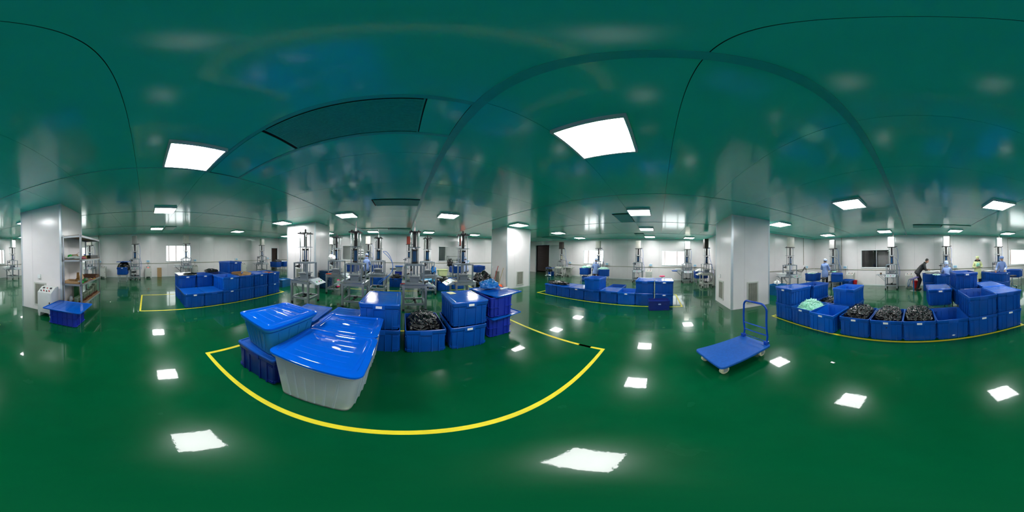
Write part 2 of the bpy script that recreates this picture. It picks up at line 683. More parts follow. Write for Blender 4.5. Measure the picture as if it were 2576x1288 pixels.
# west wall (x = XW), u runs from south to north
ww, MW = wall('wall_west', (XW, YS), (XW, YN), (1, 0), 1.15, [(3.4, 5.2, 1.05, 2.16), (10.78, 12.56, 1.05, 2.16), (20.2, 20.96, 0, 2.04)], first=.55)
rail(ww, MW, .0, 20.1)
base('baseboard_west', MW, [(0, 20.15), (21.0, 21.2)])
window('window_1', MW, 3.4, 5.2, 1.05, 2.16, (3.8, 4.6))
window('window_2', MW, 10.78, 12.56, 1.05, 2.16, (11.0, 11.5, 12.2))
# north wall, u from west to east
wn, MN = wall('wall_north', (XW, YN), (XE, YN), (0, -1), 1.15, [(6.6, 8.32, 1.07, 2.18), (13.78, 15.75, 1.07, 2.18)], first=.4)
rail(wn, MN, 0, 18.5)
base('baseboard_north', MN, [(0, 22.8)])
window('window_3', MN, 6.6, 8.32, 1.07, 2.18, (), True)
window('window_4', MN, 13.78, 15.75, 1.07, 2.18, (), True)
# east wall, u from north to south
we, ME = wall('wall_east', (XE, YN), (XE, YE), (-1, 0), 1.15, [(.87, 2.48, 0, 2.63), (5.94, 7.66, 1.08, 2.14), (11.98, 13.72, 1.08, 2.14)], first=.3)
rail(we, ME, 4.7, 15.0)
base('baseboard_east', ME, [(.05, .85), (2.55, 15.0)])
window('window_5', ME, 5.94, 7.66, 1.08, 2.14, (6.35, 7.3))
window('window_6', ME, 11.98, 13.72, 1.08, 2.14, (12.2, 13.1))
# the two walls of the notch
wq, MQ = wall('wall_southeast', (XE, YE), (XN, YE), (0, 1), 1.15, ext=(1, 0))
rail(wq, MQ, 0, 5.0)
wr, MR = wall('wall_notch', (XN, YE), (XN, YS), (-1, 0), 1.15, ext=(0, 1))
rail(wr, MR, 0, 6.1)
base('baseboard_notch', MR, [(0, 6.2)])
# south wall, u from east to west
ws, MS = wall('wall_south', (XN, YS), (XW, YS), (0, 1), 1.15, [(3.44, 5.2, 1.07, 2.15), (12.86, 14.65, 1.04, 2.12)], first=.9)
rail(ws, MS, 0, 17.7)
base('baseboard_south', MS, [(0, 17.8)])
window('window_7', MS, 3.44, 5.2, 1.07, 2.15, (4.4,), True)
window('window_8', MS, 12.86, 14.65, 1.04, 2.12, (13.0, 14.4))


# rooms and yard seen through openings
def backroom(name, x0, y0, x1, y1, z1, m, skip):
    b = B()
    t = .05
    if 'S' != skip:
        b.box(x0, y0 - t, 0, x1, y0, z1)
    if 'N' != skip:
        b.box(x0, y1, 0, x1, y1 + t, z1)
    if 'W' != skip:
        b.box(x0 - t, y0, 0, x0, y1, z1)
    if 'E' != skip:
        b.box(x1, y0, 0, x1 + t, y1, z1)
    b.box(x0, y0, z1, x1, y1, z1 + t)
    o = b.obj(name, m)
    o['kind'] = 'structure'
    return o


backroom('wall_workshop', -6.4, YN + .17, 6.2, YN + 3.4, 2.9, GREYROOM, 'S')
b = B()
b.box(2.0, YN + .18, 0, 3.2, YN + 2.3, 2.88)
o = b.obj('wall_workshop_partition', mat('partition_grey', (.30, .33, .33), .5, 0, .05))
o['kind'] = 'structure'
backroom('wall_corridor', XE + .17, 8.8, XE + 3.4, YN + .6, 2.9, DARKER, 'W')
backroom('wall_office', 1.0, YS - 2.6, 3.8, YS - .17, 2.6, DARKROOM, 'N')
b = B()
b.box(1.0, YS - 2.6, -.1, 3.8, YS - .17, 0)
b.box(2.15, YS - 1.6, 0, 2.55, YS - 1.5, 2.0)
b.box(2.6, YS - 1.1, 0, 2.65, YS - .9, 2.4)
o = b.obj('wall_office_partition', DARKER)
o['kind'] = 'structure'
b = B()
b.box(1.05, YS - .62, 0, 2.28, YS - .56, 2.5)  # panel added near the glass to catch window light and brighten this pane
o = b.obj('wall_office_added_panel', mat('mauve_grey', (.40, .34, .36), .5, 0, .06))
o['kind'] = 'structure'
# door in the west wall: opening with a brown slatted shutter behind it
d1 = thing('door_1', '', '')
del d1['label'], d1['category']
d1['kind'] = 'structure'
b = B()
for q in ((20.16, 0, 20.2, 2.08), (20.96, 0, 21.0, 2.08), (20.16, 2.04, 21.0, 2.08)):
    b.box(q[0], -.12, q[1], q[2], .02, q[3], 0, MW)
b.obj('door_frame', ALUTRIM, d1)
for k in range(17):
    b = B()
    b.box(20.2, -.12, .02 + .119 * k, 20.96, -.10, .02 + .119 * k + .108, .004, MW)
    b.obj('slat', SHUTTER, d1)
b = B()
b.box(20.1, -.30, 0, 21.06, -.165, 2.2, 0, MW)  # slab added behind the slats to block the white outside light
o = b.obj('wall_light_block_slab', DARKER)
o['kind'] = 'structure'
# wide double doorway in the east wall, leaves folded back onto the wall
d2 = thing('door_2', '', '')
del d2['label'], d2['category']
d2['kind'] = 'structure'
b = B()
for q in ((.82, 0, .87, 2.68), (2.48, 0, 2.53, 2.68), (.82, 2.63, 2.53, 2.68)):
    b.box(q[0], -.14, q[1], q[2], .025, q[3], 0, ME)
b.obj('door_frame', ALUTRIM, d2)
b = B()
b.box(.04, .03, .012, .80, .07, 2.6, .004, ME)
b.obj('door_leaf', WALL, d2)
b = B()
b.box(2.58, .03, .012, 3.78, .07, 2.6, .004, ME)
dl = b.obj('door_leaf', mat('door_grey', (.42, .46, .46), .3, 0, .03), d2)
for z in (.35, 1.3, 2.1, 2.4):
    b = B()
    b.cbox((0, 0, 0), (.03, .03, .12), .003)
    b.bm.transform(Matrix.Translation(ME @ Vector((2.56, .05, z))))
    b.obj('hinge', CHROME, dl)
for k in range(22):
    b = B()
    b.box(XE + 1.0, 8.85, .05 + k * .118, XE + 1.03, YN + .5, .05 + k * .118 + .108, .004)
    b.obj('slat', SHUTTER, d2)


# ------------------------------------------------------------------ pillars
def pillar(x0, y0, x1, y1, vents, switches):
    b = B()
    b.box(x0 + .03, y0 + .03, 0, x1 - .03, y1 - .03, H)
    p = b.obj('pillar', mat('wall_core2', (.12, .13, .13), .7, 0, .1))
    p['kind'] = 'structure'
    cx, cy = (x0 + x1) / 2, (y0 + y1) / 2
    for (n, d, L, org) in (((-1, 0), (0, -1), y1 - y0, (x0, y1)), ((1, 0), (0, 1), y1 - y0, (x1, y0)), ((0, -1), (1, 0), x1 - x0, (x0, y0)), ((0, 1), (-1, 0), x1 - x0, (x1, y1))):
        M = Matrix(((d[0], n[0], 0, org[0]), (d[1], n[1], 0, org[1]), (0, 0, 1, 0), (0, 0, 0, 1)))
        for a, c in ((.05, L * .31), (L * .31, L - .05)):
            b = B()
            b.box(a + .002, -.03, .0, c - .002, 0, H - .012, 0, M)
            b.obj('wall_panel', WALL, p)
    for x, y in ((x0, y0), (x1, y0), (x0, y1), (x1, y1)):
        b = B()
        sx, sy = (1 if x == x0 else -1), (1 if y == y0 else -1)
        q = [(0, 0), (.06, 0), (.06, .03), (.03, .06), (0, .06)]
        q = [(x + sx * u - sx * .004, y + sy * v - sy * .004) for u, v in q]
        b.loft([[(u, v, 0) for u, v in q], [(u, v, H - .012) for u, v in q]])
        b.obj('corner_trim', ALUTRIM, p)
    t = .045
    for (side, u0, u1, z0, z1) in vents:
        if side == 'E':
            M = Matrix(((0, 1, 0, x1), (1, 0, 0, 0), (0, 0, 1, 0), (0, 0, 0, 1)))
        elif side == 'W':
            M = Matrix(((0, -1, 0, x0), (1, 0, 0, 0), (0, 0, 1, 0), (0, 0, 0, 1)))
        elif side == 'S':
            M = Matrix(((1, 0, 0, 0), (0, -1, 0, y0), (0, 0, 1, 0), (0, 0, 0, 1)))
        else:
            M = Matrix(((1, 0, 0, 0), (0, 1, 0, y1), (0, 0, 1, 0), (0, 0, 0, 1)))
        b = B()
        for q in ((u0, z0, u1, z0 + t), (u0, z1 - t, u1, z1), (u0, z0 + t, u0 + t, z1 - t), (u1 - t, z0 + t, u1, z1 - t)):
            b.box(q[0], .0005, q[1], q[2], .02, q[3], .003, M)
        vf = b.obj('vent_grille', IVORY, p)
        b = B()
        b.box(u0 + t, .0005, z0 + t, u1 - t, .003, z1 - t, 0, M)
        b.obj('vent_backing', mat('vent_dark', (.10, .10, .085), .6, 0, .1), vf)
        n = 9
        b = B()
        for k in range(n):
            u = u0 + t + (u1 - u0 - 2 * t) * (k + .5) / n
            b.box(u - .011, .004, z0 + t, u + .008, .016, z1 - t, 0, M)
        lv = b.obj('louver', mat('louver_grey', (.34, .34, .29), .5, 0, .1), vf)
        lv['kind'] = 'stuff'
    for (side, u, z) in switches:
        b = B()
        if side == 'E':
            b.box(x1 + .0005, u - .045, z - .06, x1 + .04, u + .045, z + .06, .006)
        elif side == 'S':
            b.box(u - .045, y0 - .04, z - .06, u + .045, y0 - .0005, z + .06, .006)
        elif side == 'N':
            b.box(u - .045, y1 + .0005, z - .06, u + .045, y1 + .04, z + .06, .006)
        elif side == 'W':
            b.box(x0 - .04, u - .045, z - .06, x0 - .0005, u + .045, z + .06, .006)
        b.obj('switch_box', WHITEP, p)
    return p


pillar(-5.05, -3.53, -3.66, -2.1, [('E', -3.03, -2.61, .14, .84)], [('E', -2.83, 1.02)])
pillar(-5.3, 6.2, -3.68, 7.63, [('S', -4.76, -4.34, .2, .87), ('E', 6.95, 7.3, .15, .78)], [])
pillar(4.55, 6.10, 6.07, 7.5, [('W', 6.66, 7.08, .12, .82), ('S', 5.15, 5.6, .12, .82)], [('W', 7.3, .98)])
pillar(4.44, -3.6, 5.83, -2.14, [('N', 5.04, 5.47, .17, .84), ('W', -3.12, -2.68, .13, .86)], [('N', 5.35, 1.0)])


# ------------------------------------------------------------------ ceiling lamps
def lamp_proto():
    t = thing('ceiling_lamp', 'x', 'lamp')
    b = B()
    s, q = .325, .30
    for r in ((-s, -s, s, -q), (-s, q, s, s), (-s, -q, -q, q), (q, -q, s, q)):
        b.box(r[0], r[1], -.05, r[2], r[3], -.001)
    b.box(-q, -q, -.02, q, q, -.001)
    b.obj('frame', LAMPF, t)
    b = B()
    b.loft([rrect(.596, .596, -.022, .02), rrect(.596, .596, -.042, .02)])
    b.obj('diffuser', LAMPM, t)
    return t


lp = None
LX = [-8.67, -4.93, -1.94, 1.44, 4.66, 7.58, 10.35]
LAMPS = []
for x in (-8.67, -4.93, -1.94, 1.42, 4.68, 7.55, 10.3):
    LAMPS.append((x, .57))
for x in (-8.68, -4.93, -1.94, 1.53, 4.66, 7.64, 10.3):
    LAMPS.append((x, 5.43))
for x in (-8.68, -4.93, -1.84, 1.59, 4.66, 7.64):
    LAMPS.append((x, 10.0))
for x in (-8.67, -4.95):
    LAMPS.append((x, -4.5 if x < -8 else -4.4))
LAMPS += [(-2.05, -3.57), (1.48, -3.57), (4.58, -4.22), (10.4, -1.95)]
for x in (-8.5, -5.08, -2.02, 1.44, 4.62):
    LAMPS.append((x, -7.85))
LNAME = {(-1.94, .57): 'bright square ceiling lamp over the aisle between the white tote and the west crates',
         (1.42, .57): 'bright square ceiling lamp over the open aisle, in front of the yellow floor frame'}
ROWN = {.57: 'row over the camera aisle', 5.43: 'row over the free standing presses', 10.0: 'row along the north wall', -7.85: 'row along the south wall'}
for (x, y) in LAMPS:
    lab = LNAME.get((x, y))
    if lab is None:
        col = ('first' if x < -8 else 'second' if x < -4 else 'third' if x < -1 else 'fourth' if x < 2 else 'fifth' if x < 5 else 'sixth' if x < 8.5 else 'seventh')
        if y in ROWN:
            lab = 'square ceiling lamp, %s from the west wall in the %s' % (col, ROWN[y])
        elif x > 10:
            lab = 'square ceiling lamp near the press beside the south end of the east windows'
        else:
            lab = 'square ceiling lamp, %s from the west wall in the row over the black bag crates' % col
    if lp is None:
        lp = lamp_proto()
        lp.location = (x, y, H - .0125)
        lp['label'] = lab
        lp['group'] = 'square ceiling lamps'
    else:
        dup(lp, (x, y, H - .0125), 0, lab, 'square ceiling lamps')
for (x, y, lab) in ((-3.7, 13.4, 'added square lamp lighting the room behind the window beside the big pillar'), (4.9, 13.2, 'added square lamp lighting the room behind the window with the grey partition')):  # both added to light the closed room behind the north windows
    dup(lp, (x, y, 2.87), 0, lab, 'square ceiling lamps')


# ------------------------------------------------------------------ crates
CW, CL, CH = .605, .81, .42       # rim width, rim length, height


def crate_meshes():
    out = {}
    b = B()
    b.loft([rrect(.555, .755, 0, .03), rrect(.565, .765, .02, .03), rrect(.58, .78, .345, .03),
            rrect(.60, .80, .352, .03), rrect(.605, .81, .362, .03), rrect(.605, .81, .414, .03), rrect(.60, .80, .42, .03),
            rrect(.575, .775, .42, .028), rrect(.57, .77, .41, .028), rrect(.53, .73, .02, .025)], True, True)
    out['body'] = b
    # moulded ribs: uprights on every side and short bars at the corners
    b = B()
    for sy in (-1, 1):
        for x in (-.195, -.09, .09, .195):
            b.box(x - .007, sy * .375, .004, x + .007, sy * .398, .352)
        for sx in (-1, 1):
            for z in (.03, .055, .30, .325):
                b.box(sx * .20, sy * .375, z, sx * .275, sy * .395, z + .007)
    for sx in (-1, 1):
        for y in (-.315, -.235, -.12, 0, .12, .235, .315):
            b.box(sx * .28, y - .007, .004, sx * .30, y + .007, .352)
        for sy in (-1, 1):
            for z in (.03, .055, .30, .325):
                b.box(sx * .28, sy * .315, z, sx * .297, sy * .375, z + .007)
    out['ribbing'] = b
    b = B()
    b.box(-.088, -.412, .335, .088, -.39, .405, .006)
    out['handle_plate'] = b
    b = B()
    b.box(-.045, -.4155, .355, .045, -.412, .392)
    out['label_tag'] = b
    b = B()
    b.loft([rrect(.62, .825, .405, .03), rrect(.62, .825, .424, .03), rrect(.612, .817, .43, .03),
            rrect(.572, .777, .43, .028), rrect(.565, .77, .423, .028)], True, True)
    for y in (-.26, -.13, 0, .13, .26):
        b.box(-.21, y - .006, .423, .21, y + .006, .4265)
    b.loft([rrect(.50, .70, .423, .02), rrect(.495, .695, .4255, .02)], False, True)
    out['lid'] = b
    return out


_cm = {}


def crate_mesh(part, m):
    key = (part, m.name)
    if key not in _cm:
        if part not in crate_base:
            raise KeyError(part)
        me = crate_base[part].copy()
        me.materials.clear()
        me.materials.append(m)
        _cm[key] = me
    return _cm[key]


crate_base = {k: v.mesh('crate_' + k) for k, v in crate_meshes().items()}


def crate(x, y, z, rz, label, group, lid=False, tagged=False, m=None, lm=None, ribs=True):
    m = m or BLUE
    t = thing('storage_crate', label, 'crate', (x, y, z), math.radians(rz) + random.uniform(-.012, .012), group)
    link('body', crate_mesh('body', m), t)
    if ribs:
        link('ribbing', crate_mesh('ribbing', m), t)
        link('handle_plate', crate_mesh('handle_plate', m), t)
        link('handle_plate', crate_mesh('handle_plate', m), t, rot=PI)
    if tagged:
        link('label_tag', crate_mesh('label_tag', TAG), t, label='white paper tag')
    if lid:
        link('lid', crate_mesh('lid', lm or LID), t)
    return t


def blob(name, mt, loc, size, seed, amp=.25, freq=2.2, flat=True, sub=5, parent=None, rz=0., ridge=.5, crinkle=.16, zpow=1.):
    """crumpled film: a ball pushed about by ridged noise"""
    bm = bmesh.new()
    bmesh.ops.create_icosphere(bm, subdivisions=sub, radius=1)
    off = Vector((seed * 7.31, seed * 3.17, seed * 1.77))
    for v in bm.verts:
        n = v.co.normalized()
        # squarish plan so that a bag fills its crate
        q = max(abs(n.x), abs(n.y), 1e-5)
        sq = (math.hypot(n.x, n.y) / q) ** .55
        p = n * freq + off
        d = noise.noise(p) * amp
        r1 = 1 - abs(noise.noise(p * 1.9 + Vector((5, 1, 2)))) * 2
        r2 = 1 - abs(noise.noise(p * 4.1 + Vector((1, 8, 3)))) * 2
        d += amp * ridge * (r1 * .45 + r2 * .28)
        w1 = Vector((n.x * 1.0 + n.y * .5, n.y * .55 - n.z * .3, n.z * 1.1 + n.x * .4)) * freq * 2.1 + off
        w1 = w1 + Vector((noise.noise(w1 * 1.3), noise.noise(w1 * 1.3 + Vector((9, 2, 4))), noise.noise(w1 * 1.3 + Vector((3, 7, 1))))) * .7
        d += crinkle * (abs(noise.noise(w1)) * -1.0 + .25) + crinkle * .32 * (abs(noise.noise(w1 * 2.3)) * -1.0 + .25)
        f = 1 + d
        x, y, z = n.x * sq * f, n.y * sq * f, math.copysign(abs(n.z) ** zpow, n.z) * f
        if flat and z < 0:
            z *= .25
        v.co = Vector((x * size[0], y * size[1], z * size[2]))
    for f in bm.faces:
        f.smooth = True
    lo = min(v.co.z for v in bm.verts)
    for v in bm.verts:
        v.co.z -= lo
    me = bpy.data.meshes.new(name)
    bm.to_mesh(me)
    bm.free()
    me.materials.append(mt)
    return link(name, me, parent, loc, rz)


def bag_in_crate(x, y, z, seed, label, sx=.262, sy=.36, sz=.22, mt=None, base_z=.22, group='black bags in the crates'):
    o = blob('plastic_bag', mt or BAG, (x, y, z + base_z), (sx * .95, sy * .97, sz), seed, .12, 1.9, sub=6, ridge=.3, crinkle=.20, zpow=.5)
    return tag(o, label, 'bag', group)


# --- row inside the yellow frame ahead of the camera (tags face the camera)
GC = 'crates in the yellow frame with the white totes'
crate(-1.68, 2.64, 0, 3, 'blue lidded crate farther along behind the translucent blue tote', GC, True)
crate(-1.0, 2.73, 0, 0, 'blue lidded crate behind the two white totes, scuffed lid', GC, True)
crate(-.32, 2.70, 0, 0, 'lower blue crate of the pair standing beside the white totes', GC, False, False)
crate(-.325, 2.72, .42, 0, 'upper blue crate with shiny lid and white tag beside the white totes', GC, True, True)
crate(.355, 2.69, 0, 0, 'open blue crate holding a bulging black bag in the yellow frame', GC, False, False)
bag_in_crate(.355, 2.69, 0, 3, 'black bag bulging from the crate between two tall crate pairs', .27, .36, .27)
crate(1.03, 2.69, 0, 0, 'lower blue crate with white tag under the crate bearing a yellow card', GC, False, True)
crate(1.06, 2.71, .42, 0, 'upper blue lidded crate with a pale yellow card on top', GC, True, True)
crate(-1.365, 1.45, 0, 0, 'navy lidded crate under the translucent blue tote', GC, True, False, NAVY, BLUE)
o = B().loft([rrect(.135, .17, 0, .015), rrect(.135, .17, .004, .015)]).obj('paper_card', mat('yellow_card', (.72, .70, .38), .6, 0, .05))
o.location, o.rotation_euler = (.92, 2.94, .854), (0, 0, .2)
tag(o, 'pale yellow card lying on the blue crate lid', 'card')


def shelf_crate(x, y, z, rz, lid_rot, lid_off, label):
    """smaller indigo crate with waist bars and an oversized flat lid"""
    t = thing('lidded_crate', label, 'crate', (x, y, z), math.radians(rz), 'indigo crates with oversized lids')
    b = B()
    b.loft([rrect(.46, .64, 0, .03), rrect(.48, .66, .37, .03), rrect(.50, .68, .375, .03), rrect(.50, .68, .395, .03), rrect(.47, .65, .395, .03), rrect(.44, .62, .02, .03)])
    b.obj('body', INDIGO, t)
    b = B()
    for sy in (-1, 1):
        for xx in (-.16, -.075, .075, .16):
            b.box(xx - .006, sy * .315, .003, xx + .006, sy * .342, .376)
        for sx in (-1, 1):
            for zz in (.02, .19):
                b.box(sx * .075, sy * .315, zz, sx * .238, sy * .342, zz + .012)
    for sx in (-1, 1):
        for yy in (-.25, -.12, 0, .12, .25):
            b.box(sx * .225, yy - .006, .003, sx * .25, yy + .006, .376)
        for zz in (.02, .19):
            b.box(sx * .225, -.32, zz, sx * .25, .32, zz + .012)
    b.obj('ribbing', INDIGO, t)
    b = B()
    b.loft([rrect(.72, .90, .395, .04), rrect(.735, .915, .40, .04), rrect(.735, .915, .42, .04), rrect(.69, .87, .424, .035), rrect(.67, .85, .412, .03)])
    for k in (-.2, -.07, .07, .2):
        b.box(-.25, k * 1.3 - .006, .412, .25, k * 1.3 + .006, .4155)
    o = b.obj('lid', LID, t)
    o.location = lid_off + (0,)
    o.rotation_euler = (0, 0, math.radians(lid_rot))
    return t


shelf_crate(1.72, 2.79, 0, 0, 6, (.10, .08), 'lower indigo crate with jutting lid beside the open floor')
shelf_crate(1.74, 2.79, .425, 0, 11, (.13, .13), 'upper indigo crate whose lid carries a blue film bag')
o = blob('film_bag', BLUEBAG, (1.86, 3.12, .85), (.20, .14, .15), 11, .3, 2.2, sub=5, rz=.2)
tag(o, 'crumpled blue film bag lying on the indigo crate lid', 'bag')
t = thing('film_roll', 'short white paper roll lying on the indigo crate lid', 'roll', (2.0, 2.83, .875), math.radians(14))
b = B()
b.tube([(-.02, 0, 0), (.17, 0, 0)], .021, 12)
b.obj('roll', WHITEBAG, t)
b = B()
b.ball((-.035, 0, .006), .028)
b.obj('knob', WHITEP, t)


# --- big totes
def tote(x, y, z, rz, w, l, h, label, mb, ml, fill=None, group='big lidded totes', bw=.6, bl=.52, dome=.02):
    t = thing('storage_tote', label, 'tote', (x, y, z), math.radians(rz), group)
    b = B()
    w2, l2 = w - .06, l - .06
    b.loft([rrect(bw, bl, 0, .05, 4), rrect(bw + .02, bl + .02, .03, .06, 4), rrect(w2 - .02, l2 - .02, h - .07, .06, 4), rrect(w2, l2, h - .065, .06, 4),
            rrect(w2 + .02, l2 + .02, h - .045, .06, 4), rrect(w2 + .04, l2 + .04, h - .04, .07, 4), rrect(w2 + .04, l2 + .04, h - .015, .07, 4),
            rrect(w2, l2, h - .015, .06, 4), rrect(bw + .012, bl + .012, .034, .055, 4)], True, True, True)
    b.obj('body', mb, t)
    b = B()
    for sy in (-1, 1):
        for k in (-.32, -.19, -.06, .06, .19, .32):
            x0, x1 = k * bw, k * w2
            b.tube([(x0, sy * (bl / 2 + .008), .04), (x1, sy * (l2 / 2 - .012), h - .09)], .012, 6)
    for sx in (-1, 1):
        for k in (-.3, -.1, .1, .3):
            b.tube([(sx * (bw / 2 + .008), k * bl, .04), (sx * (w2 / 2 - .012), k * l2, h - .09)], .012, 6)
    b.obj('ribbing', mb, t)
    b = B()
    b.loft([rrect(w - .02, l - .02, h - .02, .07, 4), rrect(w, l, h - .012, .07, 4), rrect(w, l, h + .008, .07, 4), rrect(w - .03, l - .03, h + .016, .065, 4),
            rrect(w - .10, l - .10, h + .016, .05, 4), rrect(w - .115, l - .115, h + .006, .045, 4)], True, True)
    b.loft([rrect(w - .17, l - .17, h + .006, .03, 3), rrect(w - .185, l - .185, h + .013, .03, 3)], False, True)
    for k in (-2, -1, 0, 1, 2):
        y_ = k * (l - .3) / 4.6
        b.tube([(-w * .28, y_, h + .013), (w * .30, y_, h + .013)], .006, 6)
    b.obj('lid', ml, t)
    if fill:
        b = B()
        def wob(lp, k):
            out = []
            for px_, py_, pz_ in lp:
                dz = k * (noise.noise(Vector((px_ * 5, py_ * 5, x))) + .5 * noise.noise(Vector((px_ * 13, py_ * 13, y))))
                out.append((px_ * (1 + dz * .34), py_ * (1 + dz * .16), pz_ + dz))
            return out
        f1, f2 = (lambda z: (bw + .012 + (z - .03) * .226, bl + .012 + (z - .03) * .10)), None
        lv = [.036, fill * .4, fill * .75]
        lps = [rrect(*f1(z), z, .055, 10) for z in lv] + [wob(rrect(*f1(fill), fill, .055, 10), .16)]
        lps += [[(px_ * .9, py_ * .9, pz_ + .004) for px_, py_, pz_ in lps[-1]], [(px_ * .4, py_ * .4, fill) for px_, py_, pz_ in lps[-1]]]
        b.loft(lps, True, True, True)
        o = b.obj('contents', POWDER, t)
        o['kind'] = 'stuff'
    return t


tote(-.645, 1.31, 0, 0, .82, .71, .63, 'milky white tote with blue lid, the one standing nearer the camera aisle', MILK, TOTELID, .24, bw=.60, bl=.56)
tote(-.66, 1.99, 0, 0, .82, .64, .62, 'milky white tote with glossy blue lid, between its twin and the crate row', MILK, TOTELID, .22, bw=.60, bl=.5)
tote(-1.345, 1.42, .432, -7, .62, .79, .40, 'translucent bright blue tote with lid on top of the navy crate', MILKBLUE, TOTELID, None, 'big lidded totes', bw=.44, bl=.58)

# --- south row (tags face the camera)
GS = 'crates in the long row with the black bags'
yS = -3.29
crate(3.03, -3.31, 0, 180, 'lower blue crate at the pillar end of the black bag row', GS)
crate(3.03, -3.31, .42, 180, 'upper lidded blue crate at the pillar end of the black bag row', GS, True, True)
crate(2.94, -4.14, 0, 180, 'lower blue crate behind the lidded pair at the pillar end', GS)
crate(2.94, -4.14, .42, 180, 'upper open blue crate behind the lidded pair at the pillar end', GS)
crate(2.43, yS, 0, 180, 'blue crate heaped with mint green plastic offcuts', GS, False, True)
crate(2.33, -4.12, 0, 180, 'blue crate with black bag tucked behind the mint offcuts', GS)
bag_in_crate(2.33, -4.12, 0, 5, 'black bag in the crate behind the mint green offcuts', sz=.2)
crate(1.845, -3.23, 0, 180, 'open empty blue crate between the mint offcuts and the first black bag', GS, False, True, BLUE2)
crate(1.75, -4.12, 0, 180, 'lower blue crate of the open pair behind the empty tagged crate', GS)
crate(1.75, -4.12, .42, 180, 'upper open blue crate of the pair behind the empty tagged crate', GS, False, False, BLUE2)
for i, (x, nm) in enumerate(((1.15, 'first'), (.53, 'second'), (-.075, 'third'))):
    crate(x, yS, 0, 180, 'blue crate with %s bulging black bag, counted from the mint offcuts' % nm, GS, False, True)
    bag_in_crate(x, yS, 0, 20 + i * 3, '%s bulging black bag, counted from the mint offcuts' % nm, .27, .36, .27)
o7 = crate(-.68, yS, 0, 180, 'open empty blue crate beside the third black bag, white diamond mark', GS)
b = B()
b.loft([[(-.035, -.3945, .075), (0, -.3945, .088), (.035, -.3945, .075), (0, -.3945, .062)], [(-.035, -.3965, .075), (0, -.3965, .088), (.035, -.3965, .075), (0, -.3965, .062)]])
b.obj('diamond_mark', TAG, o7, label='small white diamond mark')
crate(-1.285, -3.27, 0, 180, 'lower tagged blue crate under the open one near the row end', GS, False, True)
crate(-1.285, -3.27, .42, 180, 'upper open blue crate next to the lidded end pair', GS)
crate(-1.905, yS, 0, 180, 'lower tagged blue crate at the far end of the black bag row', GS, False, True)
crate(-1.905, yS, .42, 180, 'upper lidded blue crate at the far end of the black bag row', GS, True)
crate(-1.99, -4.13, 0, 180, 'lower blue crate behind the lidded end pair', GS)
crate(-1.99, -4.13, .42, 180, 'upper lidded blue crate behind the lidded end pair', GS, True)


def stand(x, y, rz, h, w, l, label, group='metal crate stands', m=None):
    t = thing('crate_stand', label, 'stand', (x, y, 0), math.radians(rz), group)
    m = m or GREYPAINT
    for sx in (-1, 1):
        for sy in (-1, 1):
            b = B()
            b.box(sx * w / 2 - .015, sy * l / 2 - .015, .0, sx * w / 2 + .015, sy * l / 2 + .015, h - .03)
            b.obj('leg', m, t)
    b = B()
    for sy in (-1, 1):
        c = B()
        c.box(-w / 2 + .015, sy * l / 2 - .01, .1, w / 2 - .015, sy * l / 2 + .01, .12)
        c.obj('crossbar', m, t)
    for sy in (-1, 1):
        b.box(-w / 2 - .015, sy * l / 2 - .015, h - .03, w / 2 + .015, sy * l / 2 + .015, h - .001)
    for sx in (-1, 1):
        b.box(sx * w / 2 - .015, -l / 2 + .015, h - .03, sx * w / 2 + .015, l / 2 - .015, h - .001)
    for k in (-.3, 0, .3):
        b.box(-w / 2, k * l - .01, h - .028, w / 2, k * l + .01, h - .006)
    b.obj('frame', m, t)
    return t


stand(-.63, -4.42, 0, .385, .46, .6, 'dark metal stand under the lidded crate behind the third black bag', m=SLATEPAINT)
crate(-.63, -4.42, .385, 180, 'tagged lidded blue crate raised on a stand behind the third black bag', GS, True, True)
stand(-1.33, -4.44, 0, .36, .46, .6, 'dark metal stand under the tallest crate pair', m=SLATEPAINT)
crate(-1.33, -4.44, .36, 180, 'lower blue crate of the tallest pair on a stand', GS)
crate(-1.34, -4.42, .785, 180, 'topmost open blue crate with white tag, standing highest behind the row', GS, False, True)

# mint offcuts: a heap of thin torn nets
b = B()
hb = []
N1 = 22
for i in range(N1 + 1):
    hb.append([])
for i in range(N1 + 1):
    for j in range(N1 + 1):
        u, v = i / N1 * 2 - 1, j / N1 * 2 - 1
        hz = .10 + .20 * max(0, 1 - (abs(u) ** 2.2 * .9 + abs(v) ** 2.2 * .9)) + .025 * noise.noise(Vector((u * 5, v * 5, 3)))
        hb[i].append(b.bm.verts.new((u * .272, v * .372, hz)))
for i in range(N1):
    for j in range(N1):
        b._face((hb[i][j], hb[i + 1][j], hb[i + 1][j + 1], hb[i][j + 1]))
for k in range(420):
    u, v = random.uniform(-.85, .85), random.uniform(-.85, .85)
    hz = .105 + .20 * max(0, 1 - (abs(u) ** 2.2 * .9 + abs(v) ** 2.2 * .9)) + random.uniform(0, .02)
    b.mi = 1 if random.random() < .45 else 0
    ln, wd = random.uniform(.04, .14), random.uniform(.004, .03)
    b.cbox((u * .255, v * .35, hz), (ln, wd, .003), 0, (random.uniform(-.5, .5), random.uniform(-.5, .5), random.uniform(0, PI)))
o = b.obj('net_offcuts', [MINT, MINT2])
o.location = (2.43, yS, .24)
o['kind'] = 'stuff'
tag(o, 'heap of mint green plastic net offcuts filling a blue crate', 'offcuts')

